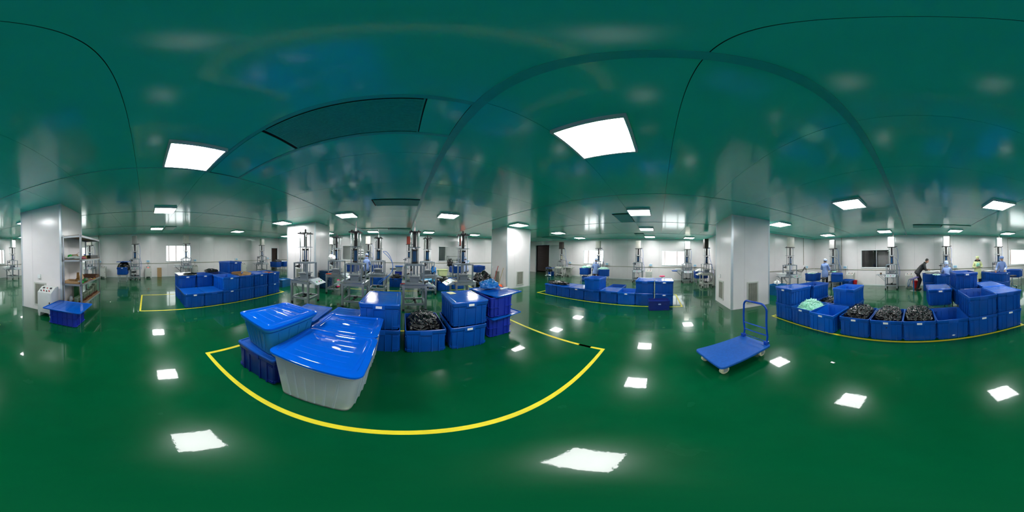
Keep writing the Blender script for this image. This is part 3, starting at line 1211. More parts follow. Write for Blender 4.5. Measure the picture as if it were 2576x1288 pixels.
# --- east row
GE = 'crates in the row before the east windows'
xE = 5.70
EY = [4.11, 3.50, 2.90, 2.30, 1.66, 1.05, .44, -.20]
crate(xE, EY[0], 0, -90, 'blue lidded crate with a rumpled black film on top', GE, True)
crate(xE, EY[1], 0, -90, 'blue lidded crate next to the one with black film', GE, True)
crate(xE, EY[2], 0, -90, 'tagged blue lidded crate between the film crate and the tall open one', GE, True, True)
crate(xE, EY[3], 0, -90, 'lower blue crate under the tall open one of the east row', GE)
crate(xE + .02, EY[3], .42, -90, 'upper open blue crate with pale rim in the east row', GE, False, False, BLUE2)
crate(xE, EY[4], 0, -90, 'blue lidded crate just after the tall open pair', GE, True)
crate(6.52, 1.66, 0, -90, 'open blue crate set behind the east row', GE)
crate(xE, EY[5], 0, -90, 'bright open blue crate with white tag in the east row', GE, False, True, BLUE2)
crate(xE, EY[6], 0, -90, 'lower blue crate of the lidded pair behind the small navy box', GE)
crate(xE, EY[6], .42, -90, 'upper lidded blue crate of the pair without a tag', GE, True)
crate(xE, EY[7], 0, -90, 'lower tagged blue crate of the last pair in the east row', GE, False, True)
crate(xE, EY[7], .42, -90, 'upper tagged lidded crate at the last pair of the east row', GE, True, True)
o = blob('plastic_film', BAG, (5.66, 3.98, .432), (.22, .42, .085), 31, .4, 2.4)
tag(o, 'rumpled black film lying across the first two lids of the east row', 'film')
# small dark crate in front
t = thing('tote_box', 'small navy open box on the floor before the east row', 'crate', (4.99, -.03, 0), math.radians(-83))
b = B()
b.loft([rrect(.60, .36, 0, .02), rrect(.61, .37, .28, .02), rrect(.635, .395, .283, .02), rrect(.635, .395, .30, .02), rrect(.59, .35, .30, .02), rrect(.56, .32, .02, .02)])
for z in (.03, .17, .24):
    b.loft([rrect(.622, .382, z, .02), rrect(.622, .382, z + .012, .02)])
b.obj('body', NAVY, t)
b = B()
b.box(-.04, -.196, .185, .04, -.1925, .225)
b.obj('label_tag', mat('faded_tag', (.25, .32, .55), .6, 0, .1), t)

# --- west row
GW = 'crates in the row before the west window'
xW = -4.85
WY = [1.36, 1.96, 2.56, 3.17, 3.80, 4.46]
crate(xW, WY[0], 0, 90, 'tagged blue lidded crate at the south end of the west row', GW, True, True)
crate(xW, WY[1], 0, 90, 'blue lidded crate second from the south end of the west row', GW, True, False, BLUE, BLUE2)
crate(xW, WY[2], 0, 90, 'lower tagged crate under the open empty one in the west row', GW, False, True)
crate(xW, WY[2], .42, 90, 'upper open empty tagged crate in the west row front', GW, False, True, BLUE2)
crate(xW, WY[3], 0, 90, 'lower blue crate under the one with cardboard flaps', GW)
crate(xW, WY[3], .42, 90, 'upper blue crate with cardboard flaps sticking out', GW)
crate(xW, WY[4], 0, 90, 'lower blue crate under the tagged lidded one of the west row', GW)
crate(xW, WY[4], .42, 90, 'upper tagged lidded crate between the two cartons', GW, True, True)
crate(xW, WY[5], 0, 90, 'lower tagged blue crate at the north end of the west row', GW, False, True)
crate(xW, WY[5], .42, 90, 'upper tagged crate holding a carton at the north end', GW, False, True)
xw2 = -5.70
crate(xw2, 1.36, 0, 90, 'lower blue crate under the one topped with white film', GW)
crate(xw2, 1.36, .42, 90, 'upper tagged crate topped with white film and a black bag', GW, False, True)
crate(xw2, 2.0, 0, 90, 'lower crate beside the film topped pair of the west row', GW)
crate(xw2, 2.0, .42, 90, 'upper tagged open crate beside the one with white film', GW, False, True)
crate(xw2, 2.61, 0, 90, 'lower crate behind the open empty pair of the west row', GW)
crate(xw2, 2.61, .42, 90, 'upper open crate holding a flat black bag in the second line', GW)
crate(xw2, 3.23, 0, 90, 'lowest crate of the three high stack in the west row', GW)
crate(xw2, 3.23, .42, 90, 'middle crate of the three high stack in the west row', GW)
crate(xw2 - .03, 3.22, .84, 94, 'topmost tagged crate of the three high stack in the west row', GW, False, True)
o = blob('plastic_bag', BAG, (-6.0, 2.5, .842), (.2, .24, .10), 41, .3, 2.4)
tag(o, 'flat black bag on the open crates before the west window', 'bag')
b = B()
gr = []
for i in range(15):
    row = []
    for j in range(11):
        u, v = i / 14 - .5, j / 10 - .5
        row.append(b.bm.verts.new((u * .82, v * .62, .012 + .022 * noise.noise(Vector((u * 6, v * 6, 1))) + .02)))
    gr.append(row)
for i in range(14):
    for j in range(10):
        b._face((gr[i][j], gr[i + 1][j], gr[i + 1][j + 1], gr[i][j + 1]), True)
o = b.obj('film_sheet', WHITEBAG)
o.location = (-5.7, 1.36, .835)
sm = o.modifiers.new('s', 'SOLIDIFY')
sm.thickness = .003
tag(o, 'white film sheet spread over an open crate of the west row', 'sheet')
o = blob('plastic_bag', BAG, (-5.42, 1.48, .845), (.10, .24, .06), 43, .3, 2.4)
tag(o, 'narrow black bag on the white film sheet of the west row', 'bag')
t = thing('cardboard_box', 'opened cardboard carton with raised flaps inside a west row crate', 'carton', (-4.85, 3.17, .45), PI / 2)
b = B()
b.loft([rrect(.46, .6, 0, .004, 1), rrect(.46, .6, .36, .004, 1), rrect(.45, .59, .36, .004, 1), rrect(.45, .59, .01, .004, 1)])
b.obj('body', CARD, t)
for (c, r, s) in (((0, .30, .40), (.5, 0, 0), (.42, .005, .14)), ((.24, -.02, .40), (0, .55, 0), (.005, .5, .13)), ((-.24, 0, .40), (0, -.7, 0), (.005, .5, .12))):
    b = B()
    b.cbox(c, s, 0, r)
    b.obj('flap', CARD, t)
t = thing('cardboard_box', 'cardboard carton with red packets in the crate at the north end', 'carton', (-4.85, 4.46, .44), PI / 2)
b = B()
b.loft([rrect(.48, .64, 0, .004, 1), rrect(.48, .64, .36, .004, 1), rrect(.47, .63, .36, .004, 1), rrect(.47, .63, .22, .004, 1)])
b.obj('body', CARD, t)
for k in range(5):
    b = B()
    b.cbox((-.14 + .07 * k, .1 - .04 * k, .36), (.08, .05, .03), .004, (0, .2, .5 * k))
    b.obj('packet', REDP if k % 2 else CARD, t)
t = thing('mesh_crate', 'teal slatted crate on the floor by the big pillar', 'crate', (-5.16, 5.74, 0), 0)
b = B()
b.loft([rrect(.42, .56, 0, .02), rrect(.44, .58, .33, .02), rrect(.46, .60, .335, .02), rrect(.46, .60, .35, .02), rrect(.40, .54, .35, .02), rrect(.40, .54, .30, .02)])
for z in (.06, .12, .18, .24):
    b.loft([rrect(.452, .592, z, .02), rrect(.452, .592, z + .025, .02)])
b.obj('body', TEALP, t)


# ------------------------------------------------------------------ presses
def press_parts(col, boxm=None, shelf=0, tall=.16, panel=True, rod=True, old=False):
    """children list of (name, mesh, [sub-parts]); operator side is -Y"""
    P = []
    alu = ALU if col == 'alu' else GREYPAINT if col == 'grey' else IVORY
    for sx in (-1, 1):
        for sy in (-1, 1):
            b = B()
            b.box(sx * .30 - .03, sy * .30 - .03, .065, sx * .30 + .03, sy * .30 + .03, .76, .004)
            if col == 'alu':
                b.box(sx * .30 - .006, sy * .30 - .033, .065, sx * .30 + .006, sy * .30 + .033, .75)
                b.box(sx * .30 - .033, sy * .30 - .006, .065, sx * .30 + .033, sy * .30 + .006, .75)
            f = B()
            f.lathe([(.038, 0.001), (.04, .012), (.016, .02), (.012, .03), (.045, .034), (.045, .046), (.03, .05), (.03, .066)], sx * .30, sy * .30, 12)
            P.append(('leg', b.mesh('leg', alu), [('foot', f.mesh('foot', BLACK))]))
    for nm_, z0, z1 in (('lower_frame', .17, .23), ('table_frame', .66, .75)):
        b = B()
        for s in (-1, 1):
            b.box(-.274, s * .30 - .026, z0, .274, s * .30 + .026, z1)
            b.box(s * .30 - .026, -.274, z0, s * .30 + .026, .274, z1)
        if z0 < .5:
            P.append((nm_, b.mesh(nm_, alu), []))
    for sx in (-1, 1):
        for sy in (-1, 1):
            M = Matrix.Translation((sx * .255, sy * .30, .645)) @ Matrix.Rotation(sx * PI / 4, 4, 'Y')
            b.box(-.05, -.018, -.008, .05, .018, .008, 0, M)
    P.append(('table_frame', b.mesh('table_frame', alu), []))
    b = B()
    b.box(-.35, -.35, .751, .35, .35, .772, .003)
    P.append(('table_top', b.mesh('table_top', STEEL if col == 'alu' else alu), []))
    if panel:
        b = B()
        b.loft([[(-.26, -.35, .70), (-.26, -.58, .66), (-.26, -.60, .675), (-.26, -.36, .80), (-.26, -.30, .80), (-.26, -.30, .70)],
                [(.26, -.35, .70), (.26, -.58, .66), (.26, -.60, .675), (.26, -.36, .80), (.26, -.30, .80), (.26, -.30, .70)]])
        subs = []
        for x, m_ in ((-.14, GREENP), (0, REDP), (.14, GREENP)):
            c = B()
            M = Matrix.Translation((x, -.50, .73)) @ Matrix.Rotation(math.radians(27.5), 4, 'X')
            c.cyl(0, 0, -.004, .018, .019, 10)
            c.bm.transform(M)
            subs.append(('button', c.mesh('button', m_)))
        P.append(('control_panel', b.mesh('control_panel', ALUTRIM if col == 'alu' else alu), subs))
    b = B()
    gx, gy, s = .26, .24, .02
    for sx in (-1, 1):
        for sy in (-1, 1):
            b.box(sx * gx - s, sy * gy - s, .773, sx * gx + s, sy * gy + s, 1.27, .003)
    for z0, z1 in ((.773, .813), (1.27, 1.30)):
        for k in (-1, 1):
            b.box(-gx - s, k * gy - s, z0, gx + s, k * gy + s, z1)
            b.box(k * gx - s, -gy + s, z0, k * gx + s, gy - s, z1)
    P.append(('guard_frame', b.mesh('guard_frame', SLATEPAINT if col != 'ivory' else STEEL), []))
    b = B()
    b.box(-.19, -.19, 1.285, .19, .19, 1.315, .003)
    P.append(('head_plate', b.mesh('head_plate', SLATEPAINT), []))
    for x, y in ((-.14, -.10), (.14, -.10), (-.14, .10), (.14, .10)):
        b = B()
        b.cyl(x, y, 1.315, 2.19, .017, 8)
        c = B()
        c.cyl(x, y, 2.222, 2.26, .018, 6)
        P.append(('guide_rod', b.mesh('guide_rod', CHROME), [('nut', c.mesh('nut', BLACK))]))
    b = B()
    b.cyl(0, 0, 1.375, 1.675, .052, 16)
    subs = []
    for z in (1.325, 1.675):
        c = B()
        c.box(-.075, -.075, z, .075, .075, z + .05, .006)
        subs.append(('end_cap', c.mesh('end_cap', BLACK)))
    c = B()
    for x, y in ((-.06, -.06), (.06, -.06), (-.06, .06), (.06, .06)):
        c.cyl(x, y, 1.37, 1.75, .009, 6)
    subs.append(('tie_rod', c.mesh('tie_rod', BLACK)))
    P.append(('cylinder', b.mesh('cylinder', CREAM if old else CYL), subs))
    b = B()
    b.box(-.19, -.15, 1.775, .19, .15, 1.788)
    P.append(('mid_plate', b.mesh('mid_plate', SLATEPAINT), []))
    b = B()
    b.cyl(0, 0, 1.79, 2.19, .045, 12)
    c = B()
    c.ball((0, -.03, 1.76), .026)
    P.append(('sleeve', b.mesh('sleeve', BLACK), [('joint', c.mesh('joint', WHITEP))]))
    b = B()
    b.box(-.21, -.16, 2.195, .21, .16, 2.222, .004)
    b.box(.14, -.05, 2.222, .30, -.01, 2.25)
    P.append(('top_plate', b.mesh('top_plate', BLACK), []))
    if rod:
        b = B()
        b.cyl(0, 0, 2.222, 2.34, .026, 10)
        b.cyl(0, 0, 2.34, 2.34 + tall, .012, 8)
        P.append(('screw', b.mesh('screw', BLACK if tall < .1 else STEEL), []))
    # press head and die block
    b = B()
    for x, y in ((-.12, -.09), (.12, -.09), (-.12, .09), (.12, .09)):
        b.cyl(x, y, .98, 1.285, .013, 8)
    b.cyl(0, 0, 1.0, 1.285, .03, 10)
    P.append(('piston', b.mesh('piston', STEEL), []))
    b = B()
    b.box(-.20, -.15, .95, .20, .15, .98, .003)
    P.append(('press_plate', b.mesh('press_plate', GREYPAINT), []))
    b = B()
    b.box(-.13, -.12, .773, -.11, .12, .93)
    b.box(.11, -.12, .773, .13, .12, .93)
    b.box(-.15, -.13, .90, .15, .13, .935, .003)
    b.box(-.11, -.12, .80, .11, .12, .815)
    b.box(-.11, -.12, .845, .11, .12, .86)
    P.append(('die_block', b.mesh('die_block', SLATEPAINT if not old else STEEL), []))
    b = B()
    b.box(-.30, .08, 1.15, -.27, .12, 1.22)
    b.tube([(-.38, .10, 1.19), (-.16, .10, 1.19)], .02, 8)
    b.cyl(-.2, .1, 1.12, 1.27, .022, 8)
    P.append(('valve', b.mesh('valve', BLACK), []))
    b = B()
    b.box(-.10, .33, .60, .10, .36, .66)
    for x in (-.06, .02):
        b.cyl(x, .39, .50, .60, .022, 10)
    b.cyl(.07, .38, .62, .70, .02, 10)
    P.append(('regulator', b.mesh('regulator', GREYPAINT), []))
    b = B()
    b.tube(smooth([(.0, .38, .5), (.05, .30, .35), (-.05, .2, .2), (.08, .05, .15), (.18, -.02, .25), (.10, .1, .19), (-.02, 0, .24)]), .008, 6)
    b.box(-.06, -.05, .235, .04, .03, .29)
    b.box(-.30, -.06, .20, .30, .0, .235)
    P.append(('air_line', b.mesh('air_line', BLACK), []))
    if shelf:
        b = B()
        s = shelf
        b.box(min(s * .36, s * .82), -.24, .735, max(s * .36, s * .82), .18, .752)
        for y in (-.2, .14):
            b.tube([(s * .34, y, .42), (s * .70, y, .735)], .012, 6)
        P.append(('side_shelf', b.mesh('side_shelf', alu), []))
    if boxm:
        b = B()
        b.box(-.16, -.17, 2.225, .16, .06, 2.745, .006)
        P.append(('control_box', b.mesh('control_box', boxm), []))
        b = B()
        b.tube(smooth([(.17, .02, 2.24), (.30, .06, 2.1), (.33, .1, 1.7), (.30, .16, 1.35), (.40, .28, 1.0), (.38, .32, .6)]), .008, 6)
        b.tube(smooth([(.06, .06, 1.7), (.22, .12, 1.6), (.32, .2, 1.36), (.34, .26, .95), (.3, .32, .55)]), .007, 6)
        P.append(('air_hose', b.mesh('air_hose', HOSE), []))
    return P


def smooth(pts, n=5):
    pts = [Vector(p) for p in pts]
    q = [pts[0] * 2 - pts[1]] + pts + [pts[-1] * 2 - pts[-2]]
    out = []
    for i in range(1, len(q) - 2):
        a, b_, c, d = q[i - 1:i + 3]
        for k in range(n):
            t = k / n
            out.append(.5 * ((2 * b_) + (c - a) * t + (2 * a - 5 * b_ + 4 * c - d) * t * t + (3 * b_ - a - 3 * c + d) * t ** 3))
    return out + [pts[-1]]


PROTO = {}


def press(key, x, y, rz, label, **kw):
    if key not in PROTO:
        PROTO[key] = press_parts(**kw)
    t = thing('press_machine', label, 'press machine', (x, y, 0), math.radians(rz), 'pneumatic presses')
    for nm, me, subs in PROTO[key]:
        o = link(nm, me, t)
        for sn, sm_ in subs:
            link(sn, sm_, o)
    return t


FREE = dict(col='alu', boxm=None, shelf=0)
press('free_short', -2.90, 4.28, 90, 'grey press on feet before the big pillar, panel of buttons facing the room', tall=.02, **FREE)
press('free_short', -2.52, 5.92, 90, 'grey press topped by a white printed bag', tall=.02, **FREE)
press('free_tall', -1.36, 4.62, -90, 'tall grey press with thin top screw behind the lidded crates', tall=.22, **FREE)
press('free_tall', -.97, 6.55, -90, 'grey press with curling blue air hoses', tall=.22, **FREE)
press('free_tall', .34, 4.65, 90, 'tall grey press behind the crate with the bulging black bag', tall=.22, **FREE)
press('free_short', .98, 6.42, 90, 'grey press with a blue film bag hung on its guard', tall=.02, **FREE)
press('free_short', 1.88, 4.86, -90, 'grey press behind the crate with the yellow card, panel of buttons on its end', tall=.02, **FREE)
t = thing('air_hose', 'pair of blue air hoses arching off a grey press', 'hose', (-.97, 6.55, 0))
b = B()
b.tube(smooth([(.19, -.1, 1.68), (.35, -.12, 1.65), (.52, -.15, 1.4), (.60, -.18, 1.05), (.52, -.2, .82), (.3, -.36, .6), (.1, -.36, .45)]), .011, 7)
b.obj('hose', HOSE, t)
b = B()
b.tube(smooth([(.19, -.08, 1.66), (.42, -.1, 1.45), (.58, -.12, 1.2), (.57, -.14, .95), (.45, -.3, .75), (.1, -.37, .52), (.05, -.36, .38)]), .011, 7)
b.obj('hose', HOSE, t)

# presses along the walls
WALLP = [
    ('w_grey', -10.3, -.73, 90, 'wall press with dark grey box beside the cardboard sheet', dict(col='grey', boxm=BOXGREY, shelf=0)),
    ('w_pale_l', -10.3, 2.55, 90, 'wall press standing in front of the west window', dict(col='grey', boxm=BOXPALE, shelf=-1)),
    ('w_pale_l', -10.3, 8.8, 90, 'wall press close to the brown shuttered west door', dict(col='grey', boxm=BOXPALE, shelf=-1)),
    ('w_pale', -10.3, -3.73, 90, 'wall press seen through the metal shelf', dict(col='grey', boxm=BOXPALE, shelf=0)),
    ('w_pale', -5.0, 10.9, 0, 'north wall press beside the window next to the big pillar', dict(col='grey', boxm=BOXPALE, shelf=0)),
    ('w_pale', -2.32, 10.9, 0, 'north wall press with the seated worker in blue before it', dict(col='grey', boxm=BOXPALE, shelf=0)),
    ('w_red', .43, 10.9, 0, 'north wall press with red box, behind the tallest free press', dict(col='grey', boxm=BOXRED, shelf=0)),
    ('w_red', 4.13, 10.9, 0, 'north wall press with red box beside the window with grey partition', dict(col='grey', boxm=BOXRED, shelf=0)),
    ('w_old', 10.85, 7.33, -90, 'old press with cream cylinder by the open door leaf', dict(col='ivory', boxm=BOXBROWN, shelf=0, old=True)),
    ('w_pale', 10.85, 4.19, -90, 'east wall press with seated worker before the window', dict(col='grey', boxm=BOXPALE, shelf=0)),
    ('w_grey2', 10.85, 1.36, -90, 'east wall press between the two windows', dict(col='grey', boxm=BOXPALE, shelf=0)),
    ('w_pale_l', 10.85, -1.91, -90, 'east wall press at the corner end with a blue side tray', dict(col='grey', boxm=BOXPALE, shelf=-1)),
    ('w_brown', 9.05, -2.75, 180, 'press seen side on in the far corner past the square pillar', dict(col='ivory', boxm=BOXBROWN, shelf=0)),
    ('w_white_r', 5.9, -6.15, -90, 'notch wall press with a white tray on its side shelf', dict(col='grey', boxm=BOXPALE, shelf=-1)),
    ('w_grey', 4.69, -8.6, 180, 'south wall press with the standing worker in pale cap', dict(col='grey', boxm=BOXGREY, shelf=0)),
    ('w_white_l', 1.21, -8.6, 180, 'south wall press with white box beside the dark window', dict(col='grey', boxm=BOXWHITE, shelf=-1)),
    ('w_white', -1.69, -8.6, 180, 'south wall press with white box behind the worker in hooded cap', dict(col='grey', boxm=BOXWHITE, shelf=0)),
    ('w_white', -4.86, -8.6, 180, 'south wall press with white box behind the woman in blue smock', dict(col='grey', boxm=BOXWHITE, shelf=0)),
    ('w_white_l', -7.98, -8.6, 180, 'south wall press with white box next to the metal shelf pillar', dict(col='grey', boxm=BOXWHITE, shelf=-1)),
]
for key, x, y, rz, lab, kw in WALLP:
    press(key, x, y, rz, lab, rod=False, tall=.05, **kw)

# ------------------------------------------------------------------ platform trolley
t = thing('platform_trolley', 'blue platform trolley with folded up handle and cream wheels on the open floor', 'trolley', (2.02, -1.00, 0), 0)
# deck corners on plan: front tip, side, handle end
P0, P1, P2, P3 = Vector((2.20, -.54)), Vector((1.61, -.65)), Vector((1.86, -1.54)), Vector((2.43, -1.40))
dl_ = ((P2 + P3) / 2 - (P0 + P1) / 2)
ang = math.atan2(dl_.y, dl_.x)
cen = (P0 + P1 + P2 + P3) / 4
t.location = (cen.x, cen.y, 0)
t.rotation_euler = (0, 0, ang)
b = B()
b.loft([rrect(.90, .58, .165, .05), rrect(.91, .59, .172, .05), rrect(.91, .59, .198, .05), rrect(.90, .58, .205, .045)])
b.obj('deck', DECK, t)
b = B()
b.box(-.40, -.24, .15, .40, -.21, .165)
b.box(-.40, .21, .15, .40, .24, .165)
b.box(-.30, -.21, .15, -.27, .21, .165)
b.box(.27, -.21, .15, .30, .21, .165)
b.obj('under_frame', TUBEB, t)
b = B()
hx = .41
prof = [(hx, 0, .20), (hx + .03, 0, .34), (hx - .03 + .035, 0, .50), (hx - .0, 0, .62), (hx + .005, 0, .80)]
pts = [(x, -.235, z) for x, _, z in prof]
for k in range(1, 6):
    a = k / 6 * PI / 2
    pts.append((hx + .005 - .02 * k / 6, -.235 + .11 * (1 - math.cos(a)), .80 + .11 * math.sin(a)))
pts += [(x, -y, z) for x, y, z in pts[::-1]]
b.tube(pts, .0165, 10)
for z, xx in ((.36, hx + .028), (.50, hx + .005)):
    b.tube([(xx, -.235, z), (xx, .235, z)], .011, 8)
b.tube([(hx + .01, -.235, .255), (hx + .01, .235, .255)], .006, 8)
b.obj('handle', TUBEB, t)
for s in (-1, 1):
    b = B()
    b.box(hx - .03, s * .235 - .028, .205, hx + .035, s * .235 + .028, .265, .005)
    b.tube([(hx + .0, s * .235 + .03, .25), (hx + .0, s * .235 + .05, .25)], .012, 8)
    b.obj('hinge_bracket', TUBEB, t)
for (x, y, sw) in ((-.34, -.20, 0), (-.34, .20, 0), (.34, -.20, 0), (.34, .20, 0)):
    b = B()
    prof = [(-.019, .02), (-.022, .052), (-.018, .062), (.018, .062), (.022, .052), (.019, .02)]
    M = Matrix.Translation((x, y, .0635)) @ Matrix.Rotation(PI / 2, 4, 'X')
    c = B()
    c.lathe([(r, z) for z, r in prof], 0, 0, 20)
    c.bm.transform(M)
    wv = c.obj('wheel', CREAM, t)
    b = B()
    for s in (-1, 1):
        b.box(x - .028, y + s * .03 - .004, .045, x + .028, y + s * .03 + .004, .15)
    b.box(x - .035, y - .034, .142, x + .035, y + .034, .150)
    b.tube([(x, y - .036, .0635), (x, y + .036, .0635)], .012, 8)
    b.obj('fork', GREYPAINT, wv)

# ------------------------------------------------------------------ metal shelf by the pillar
sx0, sx1, sy0, sy1 = -5.25, -3.66, -2.065, -1.55
t = thing('storage_shelf', 'grey metal shelf with four boards standing against the pillar', 'shelf', ((sx0 + sx1) / 2, (sy0 + sy1) / 2, 0))
hw, hd = (sx1 - sx0) / 2, (sy1 - sy0) / 2
for a in (-1, 1):
    for c in (-1, 1):
        b = B()
        b.box(a * hw - (.04 if a > 0 else 0), c * hd - (.004 if c > 0 else 0), 0, a * hw + (0 if a > 0 else .04), c * hd + (.004 if c < 0 else 0), 2.12)
        b.box(a * hw - (.004 if a > 0 else 0), c * hd - (.04 if c > 0 else 0), 0, a * hw + (0 if a > 0 else .004), c * hd + (.04 if c < 0 else 0), 2.12)
        b.obj('post', ALU, t)
LEV = [.35, .88, 1.495, 2.10]
for z in LEV:
    b = B()
    for c in (-1, 1):
        b.box(-hw + .005, c * hd - (.02 if c > 0 else .0), z - .06, hw - .005, c * hd + (.0 if c > 0 else .02), z - .012)
    for a in (-1, 1):
        b.box(a * hw - (.02 if a > 0 else 0), -hd + .02, z - .06, a * hw + (0 if a > 0 else .02), hd - .02, z - .012)
    f = b.obj('shelf_frame', ALU, t)
    b = B()
    b.box(-hw + .006, -hd + .006, z - .012, hw - .006, hd - .006, z)
    b.obj('board', WOOD, f)


_before = set(C.objects)


def small(nm, label, cat, group, loc, rz, build):
    q = thing(nm, label, cat, loc, rz, group)
    build(q)
    return q


def metal_block(q, w, l, h):
    b = B()
    b.box(-w / 2, -l / 2, 0, w / 2, l / 2, h, .004)
    b.obj('core', OLIVE, q)
    b = B()
    b.box(-w / 2 - .008, -l / 2 - .006, h * .8, w / 2 + .008, l / 2 + .006, h * .87)
    b.box(w / 2 + .0, -l / 2 - .006, 0, w / 2 + .012, -l / 2 + .012, h)
    b.box(w / 2 + .0, l / 2 - .012, 0, w / 2 + .012, l / 2 + .006, h)
    b.box(w / 2 + .0, -l / 2 + .012, h - .015, w / 2 + .012, l / 2 - .012, h)
    b.obj('flange', OLIVEL, q)
    for k in (-1, 0, 1):
        b = B()
        b.cbox((w / 2 + .03, k * l * .3, .03), (.035, .03, .05), .004)
        b.obj('terminal', mat('copper_brown', (.10, .03, .015), .5, .4, .3, 20), q)


for k in range(9):
    h_ = [.16, .17, .18, .17, .18, .17, .19, .24, .30][k]
    x_ = sx1 + .24 - .17 - k * .155
    nm = ['first', 'second', 'third', 'fourth', 'fifth', 'sixth', 'seventh', 'eighth', 'ninth'][k]
    small('steel_block', 'olive green flanged block, %s from the control cabinet on the bottom board' % nm, 'block', 'olive blocks on the bottom board', (x_, -1.68 + .01 * (k % 3), LEV[0] + .001), .08 * (k % 3 - 1) + PI / 2, lambda q: metal_block(q, .10, .24, h_))
small('steel_canister', 'grey canister behind the lidded crate on the bottom board', 'canister', None, (sx1 + .04, -1.9, LEV[0] + .001), 0,
      lambda q: (B().lathe([(.05, 0), (.05, .11), (.044, .13), (.02, .14), (.02, .15)]).obj('body', GREYPAINT, q)))
small('green_case', 'dark green upright case at the back of the bottom board', 'case', None, (sx1 - .38, -1.93, LEV[0] + .001), 0,
      lambda q: (B().box(-.08, -.05, 0, .08, .05, .34, .01).obj('body', mat('green_case', (.01, .12, .03), .4, 0, .1), q), B().box(-.04, -.01, .34, .04, .01, .37, .004).obj('handle', BLACK, q)))


def motor(q, r=.05, l=.16, m=OLIVE, e=GREENP):
    b = B()
    b.tube([(-l / 2, 0, r), (l / 2, 0, r)], r, 14)
    b.obj('body', m, q)
    b = B()
    b.tube([(l / 2, 0, r), (l / 2 + .02, 0, r)], r * .8, 12)
    b.tube([(l / 2 + .02, 0, r), (l / 2 + .07, 0, r)], r * .2, 8)
    b.obj('shaft', e, q)


def wrench(q, m=STEEL, l=.2):
    b = B()
    b.loft([rrect(l, .018, 0, .006), rrect(l, .018, .008, .006)])
    b.lathe([(.02, 0), (.022, .004), (.02, .01)], l / 2, 0, 8)
    b.lathe([(.016, 0), (.018, .004), (.016, .01)], -l / 2, 0, 8)
    b.obj('shank', m, q)


def driver(q, m=REDP):
    b = B()
    b.tube([(-.05, 0, .013), (.04, 0, .013), (.05, 0, .013)], [.013, .013, .007], 8)
    b.obj('grip', m, q)
    b = B()
    b.tube([(.05, 0, .013), (.15, 0, .013)], .004, 6)
    b.obj('blade', STEEL, q)


z1 = LEV[1] + .001
small('cardboard_tray', 'torn cardboard tray with grimy parts on the middle board', 'tray', None, (-3.62, -1.80, z1), .1,
      lambda q: ([B().loft([rrect(.32, .40, 0, .006, 1), rrect(.35, .43, .055, .006, 1), rrect(.34, .42, .055, .006, 1), rrect(.31, .39, .01, .006, 1)]).obj('body', CARD, q),
                  B().cbox((.0, .21, .14), (.3, .006, .14), 0, (.3, .1, 0)).obj('flap', CARD, q)]))
small('electric_motor', 'small black motor with lime end on the middle board', 'motor', 'small motors on the middle board', (-3.58, -1.54, z1), .3, lambda q: motor(q, .045, .14, BLACK, GREENP))
small('electric_motor', 'olive motor lying beside the lime ended one', 'motor', 'small motors on the middle board', (-3.80, -1.55, z1), -.2, lambda q: motor(q, .05, .12, OLIVE, GREENP))
small('brass_casting', 'brass brown casting standing on the middle board behind the motors', 'casting', None, (-3.83, -1.78, z1), .2,
      lambda q: ([B().loft([rrect(.20, .14, 0, .02), rrect(.17, .10, .07, .02), rrect(.06, .08, .09, .02), rrect(.05, .07, .24, .02)]).obj('body', mat('brass_brown', (.22, .12, .03), .45, .4, .25, 20), q)]))
small('gear_wheel', 'dark gear wheel leaning on the middle board near the pillar side', 'gear', None, (-3.50, -1.58, z1 + .055), 0,
      lambda q: ([B().lathe([(.055, -.012), (.055, .012), (.02, .014), (.02, -.014)]).obj('rim', GREYPAINT, q)]))
for k in range(8):
    x_ = -4.12 - .085 * k
    y_ = [-1.56, -1.66, -1.54, -1.72, -1.60, -1.55, -1.68, -1.58][k]
    nm = ['first', 'second', 'third', 'fourth', 'fifth', 'sixth', 'seventh', 'eighth'][k]
    small('hand_tool', '%s steel hand tool along the middle board from the shiny gap' % nm, 'tool', 'hand tools on the middle board', (x_, y_, z1), random.uniform(0, 3), lambda q: wrench(q, [STEEL, BLACK, YELLOWP, STEEL][k % 4], .17 + .02 * (k % 3)))
    small('screwdriver', '%s screwdriver along the middle board from the shiny gap' % nm, 'tool', 'screwdrivers on the middle board', (x_ - .03, y_ + .07 - .16 * (k % 2), z1), random.uniform(0, 3), lambda q: driver(q, [REDP, BLACK, YELLOWP, BLACK][k % 4]))
small('wooden_tray', 'brown wooden tray at the far end of the middle board', 'tray', None, (-4.72, -1.75, z1), 0,
      lambda q: ([B().loft([rrect(.36, .5, 0, .006, 1), rrect(.36, .5, .08, .006, 1), rrect(.34, .48, .08, .006, 1), rrect(.34, .48, .01, .006, 1)]).obj('body', mat('tray_brown', (.10, .045, .02), .6, 0, .2), q)]))
z2 = LEV[2] + .001
small('cardboard_box', 'small open cardboard box on the upper board', 'carton', None, (-3.75, -1.82, z2), .5,
      lambda q: ([B().loft([rrect(.2, .16, 0, .004, 1), rrect(.2, .16, .12, .004, 1), rrect(.19, .15, .12, .004, 1), rrect(.19, .15, .01, .004, 1)]).obj('body', CARD, q),
                  B().cbox((0, .06, .14), (.2, .12, .004), 0, (.6, 0, 0)).obj('flap', CARD, q)]))
o = blob('plastic_bag', mat('clear_film', (.45, .48, .45), .15, 0, .1, 6, bump=.3, bscale=25), (-3.58, -1.74, z2), (.16, .2, .06), 61, .35, 2.5, sub=4)
tag(o, 'grey clear plastic bag of parts on the upper board', 'bag')
o = blob('plastic_bag', GREENP, (-3.62, -1.9, z2 + .05), (.07, .05, .05), 62, .35, 2.5, sub=3)
tag(o, 'bright green plastic wrap behind the clear bag on the upper board', 'bag')
